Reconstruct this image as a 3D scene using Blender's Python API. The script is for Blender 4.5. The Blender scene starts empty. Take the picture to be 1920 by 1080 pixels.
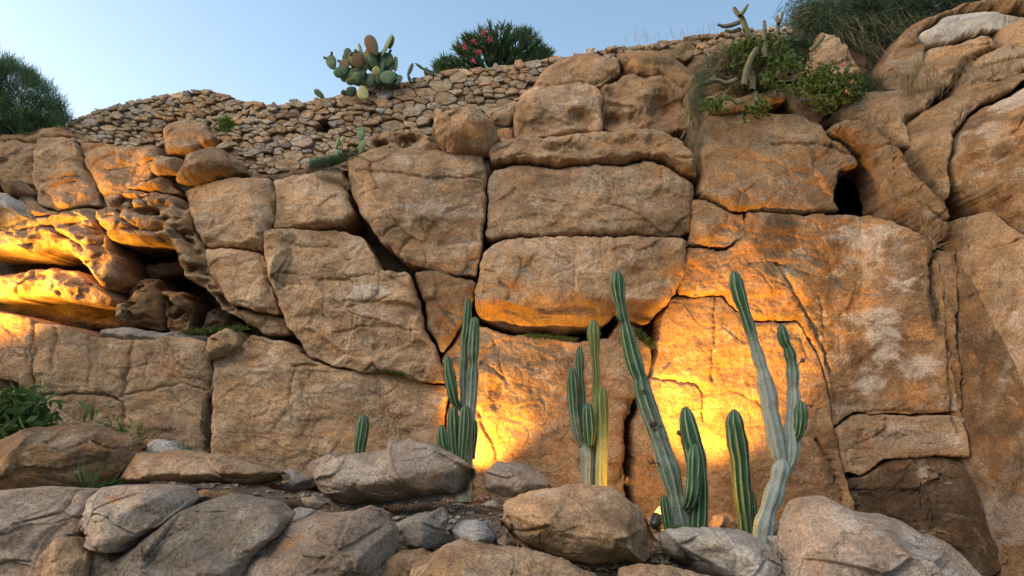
import bpy, math, random
import numpy as np
from mathutils import Vector

# ------------------------------------------------------------------ camera, sky, sun, exposure
scene = bpy.context.scene
COL = scene.collection
F_PX, PITCH, CAM_Z = 1507.0, math.radians(8.3), 1.5
cam_data = bpy.data.cameras.new('camera')
cam = bpy.data.objects.new('camera', cam_data)
COL.objects.link(cam)
cam.location = (0, 0, CAM_Z)
cam.rotation_euler = (math.pi / 2 + PITCH, 0, 0)
cam_data.sensor_width = 36.0
cam_data.lens = F_PX / 1920.0 * 36.0
cam_data.clip_end = 2000
scene.camera = cam

SUN_EL, SUN_AZ = math.radians(9), math.radians(282)   # azimuth: clockwise from +Y
world = bpy.data.worlds.new('World')
scene.world = world
world.use_nodes = True
wn = world.node_tree
sky = wn.nodes.new('ShaderNodeTexSky')
sky.sky_type = 'NISHITA'
sky.sun_disc = False
sky.sun_elevation = SUN_EL
sky.sun_rotation = SUN_AZ
sky.altitude = 50
sky.air_density = 1.0
sky.dust_density = 2.0
sky.ozone_density = 1.6
bg = wn.nodes['Background']
bg.inputs['Strength'].default_value = 0.15
wn.links.new(sky.outputs[0], bg.inputs[0])

sun_data = bpy.data.lights.new('sun', 'SUN')
sun_data.energy = 0.95
sun_data.angle = math.radians(40)
sun_data.color = (1.0, 0.88, 0.74)
sun = bpy.data.objects.new('sun', sun_data)
COL.objects.link(sun)
_se, _sa = math.radians(45), math.radians(215)
sun.rotation_euler = Vector((math.sin(_sa) * math.cos(_se), math.cos(_sa) * math.cos(_se), math.sin(_se))).to_track_quat('Z', 'Y').to_euler()

scene.view_settings.view_transform = 'Standard'
scene.view_settings.look = 'None'
scene.view_settings.exposure = 1.45
scene.view_settings.gamma = 1.0
scene.view_settings.use_curve_mapping = False
scene.cycles.max_bounces = 6
scene.cycles.diffuse_bounces = 3
scene.cycles.use_denoising = True

# ------------------------------------------------------------------ maths helpers
CP, SP = math.cos(PITCH), math.sin(PITCH)

def P(px, py, Y):
    """the point of the place seen at photograph pixel (px, py) that lies Y metres out"""
    a = np.asarray(px, float) - 960.0
    b = 540.0 - np.asarray(py, float)
    dy = F_PX * CP - b * SP
    dz = F_PX * SP + b * CP
    s = np.asarray(Y, float) / dy
    return np.stack([a * s, dy * s, CAM_Z + dz * s], -1)

def _h(ix, iy, iz, s):
    n = (ix * 374761393 + iy * 668265263 + iz * 2147483647 * 3 + s * 1274126177) & 0xffffffff
    n = ((n ^ (n >> 13)) * 1274126177) & 0xffffffff
    n = ((n ^ (n >> 15)) * 2246822519) & 0xffffffff
    return (n ^ (n >> 16)) & 0xffff

_rg = np.random.RandomState(7).randn(65536, 3)
_rg /= np.linalg.norm(_rg, axis=1)[:, None]

def perlin(p, seed=0):
    i = np.floor(p).astype(np.int64)
    f = p - i
    u = f * f * f * (f * (f * 6 - 15) + 10)
    out = 0
    for dx in (0, 1):
        for dy in (0, 1):
            for dz in (0, 1):
                g = _rg[_h(i[:, 0] + dx, i[:, 1] + dy, i[:, 2] + dz, seed)]
                d = g[:, 0] * (f[:, 0] - dx) + g[:, 1] * (f[:, 1] - dy) + g[:, 2] * (f[:, 2] - dz)
                w = (u[:, 0] if dx else 1 - u[:, 0]) * (u[:, 1] if dy else 1 - u[:, 1]) * (u[:, 2] if dz else 1 - u[:, 2])
                out = out + w * d
    return out * 1.5

def fbm(p, octaves, seed=0, gain=0.5, lac=2.1):
    a, t = 1.0, 0
    for o in range(octaves):
        t = t + a * perlin(p * lac ** o, seed + o * 17)
        a *= gain
    return t

def worley(p, seed=0):
    """tilted facets: per cell a random plane; returns (plane height, distance to the cell's border)"""
    i = np.floor(p).astype(np.int64)
    f1 = np.full(len(p), 9.0); f2 = f1.copy(); pl = np.zeros(len(p))
    for dx in (-1, 0, 1):
        for dy in (-1, 0, 1):
            h = _h(i[:, 0] + dx, i[:, 1] + dy, i[:, 0] * 0, seed)
            r = _rg[h]
            cx = i[:, 0] + dx + 0.5 + 0.45 * np.clip(r[:, 0] * 1.6, -1, 1); cy = i[:, 1] + dy + 0.5 + 0.45 * np.clip(r[:, 1] * 1.6, -1, 1)
            vx, vy = p[:, 0] - cx, p[:, 1] - cy
            d = np.hypot(vx, vy)
            g = _rg[(h * 7 + 13) & 0xffff]
            v = g[:, 0] * vx + g[:, 1] * vy + 0.5 * g[:, 2]
            nearer = d < f1
            f2 = np.where(nearer, f1, np.minimum(f2, d))
            pl = np.where(nearer, v, pl); f1 = np.where(nearer, d, f1)
    return pl, f2 - f1

def smooth(a, b, x):
    t = np.clip((x - a) / (b - a), 0, 1)
    return t * t * (3 - 2 * t)

def chaikin(pts, n=2, closed=True, f=0.2):
    p = np.asarray(pts, float)
    for _ in range(n):
        q = np.roll(p, -1, 0) if closed else p[1:]
        a = p if closed else p[:-1]
        r = np.empty((len(a) * 2, p.shape[1]))
        r[0::2] = a * (1 - f) + q * f
        r[1::2] = a * f + q * (1 - f)
        if not closed:
            r = np.vstack([p[:1], r, p[-1:]])
        p = r
    return p

def seg_dist(x, y, pts, closed):
    d = np.full(x.shape, 1e9)
    n = len(pts)
    for i in range(n if closed else n - 1):
        ax, ay = pts[i][0], pts[i][1]
        bx, by = pts[(i + 1) % n][0], pts[(i + 1) % n][1]
        ex, ey = bx - ax, by - ay
        t = np.clip(((x - ax) * ex + (y - ay) * ey) / (ex * ex + ey * ey + 1e-9), 0, 1)
        d = np.minimum(d, (x - ax - t * ex) ** 2 + (y - ay - t * ey) ** 2)
    return np.sqrt(d)

def inside(x, y, pts):
    c = np.zeros(x.shape, bool)
    n = len(pts)
    for i in range(n):
        ax, ay = pts[i][0], pts[i][1]
        bx, by = pts[(i + 1) % n][0], pts[(i + 1) % n][1]
        if ay == by:
            continue
        c ^= ((ay > y) != (by > y)) & (x < (bx - ax) * (y - ay) / (by - ay) + ax)
    return c

# depth of the cliff's mean face (metres) on a coarse net of photograph positions
_NX = [-500, 0, 250, 480, 960, 1300, 1600, 1780, 1920, 2300]
_NY = [-60, 100, 200, 300, 420, 560, 700, 900, 1150]
_NZ = np.array([
    [14.5, 14.2, 14.0, 13.6, 12.6, 12.2, 11.9, 11.0, 10.6, 9.5],
    [13.8, 13.4, 13.2, 12.9, 12.0, 11.4, 11.2, 10.4, 9.9, 8.8],
    [12.8, 12.4, 12.3, 12.0, 11.2, 10.9, 10.6, 9.9, 9.2, 8.2],
    [11.9, 11.6, 11.5, 11.1, 10.6, 10.5, 10.3, 9.5, 8.7, 7.6],
    [10.9, 10.9, 10.8, 10.3, 10.2, 10.3, 10.1, 9.3, 8.5, 7.2],
    [10.2, 10.2, 10.2, 10.1, 10.1, 10.2, 10.0, 9.2, 8.3, 6.9],
    [9.7, 9.8, 9.9, 10.0, 10.05, 10.15, 9.9, 9.1, 8.1, 6.7],
    [9.6, 9.7, 9.8, 9.95, 10.0, 10.0, 9.7, 9.0, 7.9, 6.5],
    [9.6, 9.7, 9.8, 9.95, 10.0, 10.0, 9.7, 9.0, 7.9, 6.5]])

def Yb(px, py):
    px = np.asarray(px, float); py = np.asarray(py, float)
    x = np.clip(px, _NX[0], _NX[-1]); y = np.clip(py, _NY[0], _NY[-1])
    i = np.clip(np.searchsorted(_NX, x, 'right') - 1, 0, len(_NX) - 2)
    j = np.clip(np.searchsorted(_NY, y, 'right') - 1, 0, len(_NY) - 2)
    nx = np.array(_NX, float); ny = np.array(_NY, float)
    u = (x - nx[i]) / (nx[i + 1] - nx[i]); v = (y - ny[j]) / (ny[j + 1] - ny[j])
    return ((_NZ[j, i] * (1 - u) + _NZ[j, i + 1] * u) * (1 - v) + (_NZ[j + 1, i] * (1 - u) + _NZ[j + 1, i + 1] * u) * v)

def ground_z(x, y):
    zt = np.interp(x, [-30, -6, -4.5, -2, 0.6, 1.8, 2.7, 3.6, 5, 30], [1.5, .82, .66, .46, .42, .15, .08, -.55, -.7, -.5])
    t = smooth(6.1, 7.3, y)
    return zt * t + (1 - t) * 0.0 - 0.25 * (1 - smooth(3.0, 6.4, y))

# ------------------------------------------------------------------ object helpers
def link(name, V, F, mat, parent=None, smooth_shade=True, attrs=None, origin=None):
    """V (n,3) world coordinates, F list of arrays of equal-length faces"""
    V = np.asarray(V, float)
    if isinstance(F, np.ndarray):
        F = [F]
    F = [np.asarray(f, np.int32) for f in F if len(f)]
    if parent is not None:
        o3 = np.array(parent['_o'])
    elif origin is not None:
        o3 = np.array(origin, float)
    else:
        o3 = np.array([(V[:, 0].min() + V[:, 0].max()) / 2, (V[:, 1].min() + V[:, 1].max()) / 2, V[:, 2].min()])
    me = bpy.data.meshes.new(name)
    me.vertices.add(len(V))
    me.vertices.foreach_set('co', (V - o3).astype(np.float32).ravel())
    nl = sum(f.size for f in F); nf = sum(len(f) for f in F)
    me.loops.add(nl)
    me.loops.foreach_set('vertex_index', np.concatenate([f.ravel() for f in F]))
    me.polygons.add(nf)
    tot = np.concatenate([np.full(len(f), f.shape[1], np.int32) for f in F])
    me.polygons.foreach_set('loop_start', np.concatenate([[0], np.cumsum(tot)[:-1]]).astype(np.int32))
    me.polygons.foreach_set('use_smooth', np.full(nf, smooth_shade, bool))
    if attrs:
        for k, a in attrs.items():
            at = me.color_attributes.new(k, 'FLOAT_COLOR', 'POINT')
            c = np.ones((len(V), 4), np.float32)
            c[:, :3] = a
            at.data.foreach_set('color', c.ravel())
    me.update(calc_edges=True)
    if mat is not None:
        me.materials.append(mat)
    o = bpy.data.objects.new(name, me)
    COL.objects.link(o)
    if parent is not None:
        o.parent = parent
    else:
        o.location = o3
    o['_o'] = [float(v) for v in o3]
    return o

def empty(name, loc, label=None, cat=None, group=None, kind=None):
    o = bpy.data.objects.new(name, None)
    COL.objects.link(o)
    o.location = loc
    o['_o'] = [float(v) for v in loc]
    tag(o, label, cat, group, kind)
    return o

def tag(o, label=None, cat=None, group=None, kind=None):
    if label: o['label'] = label
    if cat: o['category'] = cat
    if group: o['group'] = group
    if kind: o['kind'] = kind
    return o

# ------------------------------------------------------------------ materials
class NT:
    def __init__(s, name):
        s.m = bpy.data.materials.new(name); s.m.use_nodes = True
        s.t = s.m.node_tree; s.b = s.t.nodes['Principled BSDF']
    def n(s, kind, **kw):
        nd = s.t.nodes.new(kind)
        for k, v in kw.items():
            if k in ('operation', 'data_type', 'blend_type', 'feature', 'noise_dimensions', 'attribute_name', 'interpolation_type', 'distance', 'normalize'):
                setattr(nd, k, v)
        return nd
    def l(s, a, b): s.t.links.new(a, b)
    def val(s, sock, v):
        if hasattr(v, 'is_output'): s.l(v, sock)
        else: sock.default_value = v
    def math(s, op, a, b=0.0, clamp=False):
        nd = s.n('ShaderNodeMath', operation=op); nd.use_clamp = clamp
        s.val(nd.inputs[0], a); s.val(nd.inputs[1], b); return nd.outputs[0]
    def mix(s, f, a, b, blend='MIX'):
        nd = s.n('ShaderNodeMix', data_type='RGBA', blend_type=blend)
        s.val(nd.inputs[0], f)
        for k, v in ((6, a), (7, b)):
            if isinstance(v, tuple): v = (*v, 1.0) if len(v) == 3 else v
            s.val(nd.inputs[k], v)
        return nd.outputs[2]
    def ramp(s, v, a, b, lo=0.0, hi=1.0):
        nd = s.n('ShaderNodeMapRange', interpolation_type='SMOOTHSTEP')
        s.val(nd.inputs[0], v)
        for k, q in ((1, a), (2, b), (3, lo), (4, hi)): nd.inputs[k].default_value = q
        return nd.outputs[0]
    def noise(s, vec, scale, detail=4, rough=0.55, dist=0.0):
        nd = s.n('ShaderNodeTexNoise')
        if vec is not None: s.l(vec, nd.inputs['Vector'])
        nd.inputs['Scale'].default_value = scale; nd.inputs['Detail'].default_value = detail
        nd.inputs['Roughness'].default_value = rough; nd.inputs['Distortion'].default_value = dist
        return nd.outputs[0]
    def vmul(s, v, k):
        nd = s.n('ShaderNodeVectorMath', operation='MULTIPLY'); s.l(v, nd.inputs[0]); nd.inputs[1].default_value = k
        return nd.outputs[0]
    def pos(s, rnd=True):
        g = s.n('ShaderNodeNewGeometry').outputs['Position']
        if not rnd: return g
        oi = s.n('ShaderNodeObjectInfo').outputs['Random']
        cb = s.n('ShaderNodeCombineXYZ')
        s.l(s.math('MULTIPLY', oi, 53.0), cb.inputs[0]); s.l(s.math('MULTIPLY', oi, 31.0), cb.inputs[1])
        a = s.n('ShaderNodeVectorMath', operation='ADD'); s.l(g, a.inputs[0]); s.l(cb.outputs[0], a.inputs[1])
        return a.outputs[0]

def rock_mat(name, base, dark, rust, grey, rust_amt=0.5, grey_amt=0.35, grain=1.0, rough=0.92):
    t = NT(name)
    p = t.pos()
    ps = t.vmul(p, (1.0, 1.0, 1.7))
    nb = t.noise(p, 1.1, 6, 0.6, 0.5)
    nm = t.noise(ps, 2.6, 9, 0.62, 0.8)
    nf = t.noise(p, 38, 5, 0.7)
    ng = t.noise(p, 170, 2, 0.6)
    nr = t.noise(ps, 1.5, 7, 0.65, 1.2)
    ngr = t.noise(t.vmul(p, (1.3, 1.0, 0.8)), 2.1, 8, 0.66, 0.4)
    c = t.mix(t.ramp(nb, 0.36, 0.66), base, dark)
    c = t.mix(t.ramp(nr, 0.47, 0.62, 0, rust_amt), c, rust)
    c = t.mix(t.ramp(ngr, 0.5, 0.64, 0, grey_amt), c, grey)
    fl = t.noise(t.vmul(p, (1.0, 1.0, 1.5)), 3.1, 10, 0.72, 0.5)
    c = t.mix(t.ramp(fl, 0.56, 0.60, 0, 0.45), c, tuple(min(v * 1.25, 1) for v in grey))
    fl2 = t.noise(t.vmul(p, (1.0, 1.0, 1.4)), 2.3, 10, 0.7, 0.8)
    c = t.mix(t.ramp(fl2, 0.58, 0.62, 0, 0.5), c, dark)
    # vertical run-off streaks
    st = t.noise(t.vmul(p, (3.4, 3.4, 0.28)), 1.6, 6, 0.6, 0.3)
    c = t.mix(t.ramp(st, 0.54, 0.72, 0, 0.35), c, tuple(v * 0.45 for v in dark))
    at = t.n('ShaderNodeAttribute', attribute_name='stain_shadow')
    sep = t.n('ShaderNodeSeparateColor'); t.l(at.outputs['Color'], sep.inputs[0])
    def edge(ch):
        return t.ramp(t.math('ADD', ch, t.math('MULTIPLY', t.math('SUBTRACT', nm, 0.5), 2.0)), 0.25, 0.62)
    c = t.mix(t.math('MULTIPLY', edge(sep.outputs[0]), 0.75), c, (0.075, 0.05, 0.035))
    c = t.mix(t.math('MULTIPLY', edge(sep.outputs[1]), 0.62), c, (0.42, 0.35, 0.285))
    c = t.mix(t.math('MULTIPLY', edge(sep.outputs[2]), 0.55), c, (0.38, 0.175, 0.06))
    # mottling, grain and speckle
    v1 = t.ramp(nm, 0.3, 0.7, 0.74, 1.2)
    v2 = t.ramp(nf, 0.32, 0.68, 1 - 0.34 * grain, 1 + 0.24 * grain)
    v3 = t.ramp(ng, 0.32, 0.68, 1 - 0.42 * grain, 1 + 0.3 * grain)
    vv = t.math('MULTIPLY', t.math('MULTIPLY', v1, v2), v3)
    oi = t.n('ShaderNodeObjectInfo').outputs['Random']
    vv = t.math('MULTIPLY', vv, t.ramp(oi, 0, 1, 0.88, 1.14))
    pt = t.noise(p, 0.55, 3, 0.5, 0.3)
    vv = t.math('MULTIPLY', vv, t.ramp(pt, 0.3, 0.7, 0.82, 1.15))
    cc = t.n('ShaderNodeVectorMath', operation='SCALE'); t.l(c, cc.inputs[0]); t.l(vv, cc.inputs[3])
    # thin irregular hairline cracks in the stone
    w = t.n('ShaderNodeTexVoronoi', feature='DISTANCE_TO_EDGE')
    dv = t.n('ShaderNodeVectorMath', operation='ADD')
    nn = t.n('ShaderNodeTexNoise'); t.l(p, nn.inputs['Vector']); nn.inputs['Scale'].default_value = 2.5; nn.inputs['Detail'].default_value = 6
    sc = t.vmul(nn.outputs['Color'], (0.9, 0.9, 0.9)); t.l(p, dv.inputs[0]); t.l(sc, dv.inputs[1])
    t.l(dv.outputs[0], w.inputs['Vector']); w.inputs['Scale'].default_value = 1.3
    crk = t.ramp(w.outputs['Distance'], 0.0, 0.012, 0.0, 1.0)
    gate = t.ramp(t.noise(p, 0.9, 2), 0.48, 0.56)
    crk = t.math('MAXIMUM', crk, gate)
    col = t.mix(t.math('MULTIPLY', t.math('SUBTRACT', 1.0, crk), 0.45), cc.outputs[0], (0.06, 0.04, 0.03))
    t.l(col, t.b.inputs['Base Color'])
    t.b.inputs['Roughness'].default_value = rough
    t.b.inputs['Specular IOR Level'].default_value = 0.25
    hgt = t.math('ADD', t.math('MULTIPLY', nm, 0.6), t.math('MULTIPLY', nf, 0.42))
    hgt = t.math('ADD', hgt, t.math('MULTIPLY', ng, 0.10))
    hgt = t.math('ADD', hgt, t.math('MULTIPLY', crk, 0.18))
    bp = t.n('ShaderNodeBump'); bp.inputs['Strength'].default_value = 0.85; bp.inputs['Distance'].default_value = 0.05
    t.l(hgt, bp.inputs['Height']); t.l(bp.outputs[0], t.b.inputs['Normal'])
    return t.m

M = {}
M['tan'] = rock_mat('tan_sandstone', (0.45, 0.283, 0.163), (0.275, 0.162, 0.084), (0.41, 0.22, 0.095), (0.40, 0.305, 0.215), 0.45, 0.5)
M['orange'] = rock_mat('orange_sandstone', (0.42, 0.262, 0.142), (0.27, 0.152, 0.075), (0.40, 0.195, 0.072), (0.38, 0.29, 0.205), 0.5, 0.45)
M['brown'] = rock_mat('brown_stained_rock', (0.285, 0.168, 0.086), (0.155, 0.09, 0.047), (0.33, 0.155, 0.055), (0.35, 0.28, 0.21), 0.6, 0.5)
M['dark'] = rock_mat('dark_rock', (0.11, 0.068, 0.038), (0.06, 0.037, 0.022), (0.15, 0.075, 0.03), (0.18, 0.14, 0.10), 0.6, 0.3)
M['pink'] = rock_mat('pinkish_boulder', (0.42, 0.31, 0.225), (0.31, 0.21, 0.148), (0.38, 0.23, 0.13), (0.38, 0.33, 0.28), 0.4, 0.5)
M['greyrock'] = rock_mat('grey_granite', (0.37, 0.315, 0.26), (0.24, 0.195, 0.155), (0.34, 0.24, 0.155), (0.41, 0.375, 0.335), 0.35, 0.6)
M['greybrown'] = rock_mat('grey_brown_boulder', (0.32, 0.245, 0.18), (0.22, 0.16, 0.115), (0.30, 0.19, 0.10), (0.33, 0.285, 0.235), 0.35, 0.5)
M['slate'] = rock_mat('dark_grey_stone', (0.17, 0.16, 0.15), (0.085, 0.08, 0.075), (0.17, 0.14, 0.11), (0.38, 0.36, 0.34), 0.2, 0.6)
M['white'] = rock_mat('white_quartz', (0.55, 0.50, 0.44), (0.40, 0.34, 0.28), (0.46, 0.36, 0.26), (0.6, 0.56, 0.51), 0.5, 0.5, 0.6)
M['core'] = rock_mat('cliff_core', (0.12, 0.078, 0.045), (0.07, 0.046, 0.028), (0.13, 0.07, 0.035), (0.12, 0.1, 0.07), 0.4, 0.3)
M['wallstone'] = rock_mat('field_stone', (0.40, 0.29, 0.18), (0.30, 0.20, 0.115), (0.38, 0.23, 0.12), (0.38, 0.32, 0.25), 0.4, 0.5, 0.8)

def simple_mat(name, c1, c2, scale=20, rough=0.8, bump=0.0, spec=0.3, detail=4, trans=0.0):
    t = NT(name)
    p = t.pos()
    n = t.noise(p, scale, detail, 0.6)
    t.l(t.mix(t.ramp(n, 0.35, 0.65), c1, c2), t.b.inputs['Base Color'])
    t.b.inputs['Roughness'].default_value = rough
    t.b.inputs['Specular IOR Level'].default_value = spec
    if bump:
        b = t.n('ShaderNodeBump'); b.inputs['Distance'].default_value = bump
        t.l(n, b.inputs['Height']); t.l(b.outputs[0], t.b.inputs['Normal'])
    return t.m

def leaf_mat(name, c1, c2, scale=12, rough=0.6, tr=0.25):
    t = NT(name)
    g = t.n('ShaderNodeNewGeometry')
    n = t.noise(g.outputs['Position'], scale, 3)
    rnd = g.outputs['Random Per Island']
    f = t.math('ADD', t.math('MULTIPLY', t.ramp(n, 0.3, 0.7), 0.5), t.math('MULTIPLY', rnd, 0.5))
    c = t.mix(f, c1, c2)
    t.l(c, t.b.inputs['Base Color'])
    t.b.inputs['Roughness'].default_value = rough
    t.b.inputs['Specular IOR Level'].default_value = 0.3
    if tr:
        td = t.n('ShaderNodeBsdfTranslucent'); t.l(c, td.inputs[0])
        mx = t.n('ShaderNodeMixShader'); mx.inputs[0].default_value = tr
        t.l(t.b.outputs[0], mx.inputs[1]); t.l(td.outputs[0], mx.inputs[2])
        t.l(mx.outputs[0], t.t.nodes['Material Output'].inputs[0])
    return t.m

def cactus_mat(name, green, pale, ridge):
    t = NT(name)
    at = t.n('ShaderNodeAttribute', attribute_name='skin')
    sep = t.n('ShaderNodeSeparateColor'); t.l(at.outputs['Color'], sep.inputs[0])
    p = t.pos()
    n = t.noise(p, 9, 6, 0.6)
    nf = t.noise(p, 60, 4, 0.6)
    age = t.ramp(t.math('ADD', sep.outputs[0], t.math('MULTIPLY', t.math('SUBTRACT', n, 0.5), 0.7)), 0.15, 0.85)
    c = t.mix(age, green, pale)
    c = t.mix(t.math('MULTIPLY', sep.outputs[1], 0.8), c, ridge)
    # corky scars on the old skin
    c = t.mix(t.math('MULTIPLY', t.ramp(t.noise(p, 5.5, 7, 0.7), 0.54, 0.64), t.math('MULTIPLY', sep.outputs[0], 0.7)), c, (0.2, 0.15, 0.09))
    c = t.mix(sep.outputs[2], c, (0.03, 0.018, 0.012))
    c2 = t.n('ShaderNodeVectorMath', operation='SCALE'); t.l(c, c2.inputs[0]); t.l(t.ramp(nf, 0.3, 0.7, 0.8, 1.15), c2.inputs[3])
    t.l(c2.outputs[0], t.b.inputs['Base Color'])
    t.b.inputs['Roughness'].default_value = 0.48
    t.b.inputs['Specular IOR Level'].default_value = 0.35
    b = t.n('ShaderNodeBump'); b.inputs['Distance'].default_value = 0.006; b.inputs['Strength'].default_value = 0.6
    t.l(nf, b.inputs['Height']); t.l(b.outputs[0], t.b.inputs['Normal'])
    return t.m

M['cactus'] = cactus_mat('cactus_skin', (0.018, 0.066, 0.021), (0.235, 0.265, 0.24), (0.36, 0.42, 0.30))
M['cactus_lamp_yellow'] = cactus_mat('lamp_yellowed_cactus_skin', (0.085, 0.125, 0.03), (0.40, 0.37, 0.13), (0.42, 0.40, 0.17))  # yellowish skin, with the lamplight on these columns put into its colour
M['spine'] = simple_mat('cactus_spines', (0.34, 0.29, 0.2), (0.2, 0.15, 0.09), 50)
M['bud'] = simple_mat('dry_brown_bud', (0.09, 0.035, 0.025), (0.16, 0.07, 0.04), 40, 0.7, 0.004)
M['pad'] = simple_mat('prickly_pear_green', (0.055, 0.10, 0.045), (0.10, 0.15, 0.065), 14, 0.55, 0.004)
M['pad_dark'] = simple_mat('prickly_pear_dark', (0.03, 0.055, 0.03), (0.06, 0.09, 0.045), 14, 0.55, 0.004)
M['pad_yellow'] = simple_mat('prickly_pear_yellow', (0.30, 0.29, 0.10), (0.40, 0.36, 0.15), 14, 0.55, 0.004)
M['pad_brown'] = simple_mat('prickly_pear_red_brown', (0.15, 0.07, 0.035), (0.09, 0.095, 0.04), 9, 0.6, 0.004)
M['pad_light'] = simple_mat('prickly_pear_light', (0.17, 0.21, 0.09), (0.11, 0.16, 0.07), 14, 0.55, 0.004)
M['bark'] = simple_mat('bark', (0.15, 0.10, 0.07), (0.08, 0.055, 0.04), 30, 0.9, 0.01)
M['twig'] = simple_mat('dry_twig', (0.33, 0.23, 0.14), (0.2, 0.13, 0.08), 40, 0.9)
M['tamarisk'] = leaf_mat('feathery_leaves', (0.022, 0.055, 0.022), (0.085, 0.15, 0.055))
M['oleander'] = leaf_mat('oleander_leaves', (0.02, 0.06, 0.022), (0.085, 0.14, 0.05))
M['petal'] = leaf_mat('pink_petals', (0.42, 0.05, 0.08), (0.6, 0.12, 0.16), tr=0.3)
M['petal_orange'] = leaf_mat('coral_petals', (0.75, 0.22, 0.14), (0.8, 0.35, 0.25), tr=0.3)
M['succulent'] = leaf_mat('succulent_leaves', (0.06, 0.11, 0.025), (0.20, 0.26, 0.06))
M['heath'] = leaf_mat('grey_green_scrub', (0.028, 0.048, 0.022), (0.10, 0.13, 0.065))
M['drygrass'] = leaf_mat('dry_grass', (0.24, 0.17, 0.09), (0.36, 0.28, 0.16))
M['fern'] = leaf_mat('bright_green_leaves', (0.03, 0.075, 0.02), (0.11, 0.17, 0.045))
M['moss'] = leaf_mat('moss', (0.03, 0.06, 0.012), (0.12, 0.15, 0.03))
M['drystem'] = simple_mat('dry_cactus_skin', (0.17, 0.14, 0.085), (0.10, 0.10, 0.05), 18, 0.8, 0.006)
M['blackmetal'] = simple_mat('black_metal', (0.012, 0.012, 0.013), (0.02, 0.02, 0.022), 60, 0.45, 0, 0.5)

def dirt_mat():
    t = NT('dirt')
    p = t.pos(False)
    n1 = t.noise(p, 1.3, 6, 0.6); n2 = t.noise(p, 26, 7, 0.7); n3 = t.noise(p, 120, 3)
    c = t.mix(t.ramp(n1, 0.35, 0.65), (0.16, 0.115, 0.08), (0.10, 0.072, 0.05))
    c = t.mix(t.ramp(n2, 0.52, 0.66), c, (0.26, 0.2, 0.15))
    s = t.n('ShaderNodeVectorMath', operation='SCALE'); t.l(c, s.inputs[0]); t.l(t.ramp(n3, 0.3, 0.7, 0.7, 1.25), s.inputs[3])
    t.l(s.outputs[0], t.b.inputs['Base Color']); t.b.inputs['Roughness'].default_value = 0.95
    b = t.n('ShaderNodeBump'); b.inputs['Distance'].default_value = 0.03
    t.l(t.math('ADD', n2, t.math('MULTIPLY', n3, 0.3)), b.inputs['Height']); t.l(b.outputs[0], t.b.inputs['Normal'])
    return t.m
M['dirt'] = dirt_mat()

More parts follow.
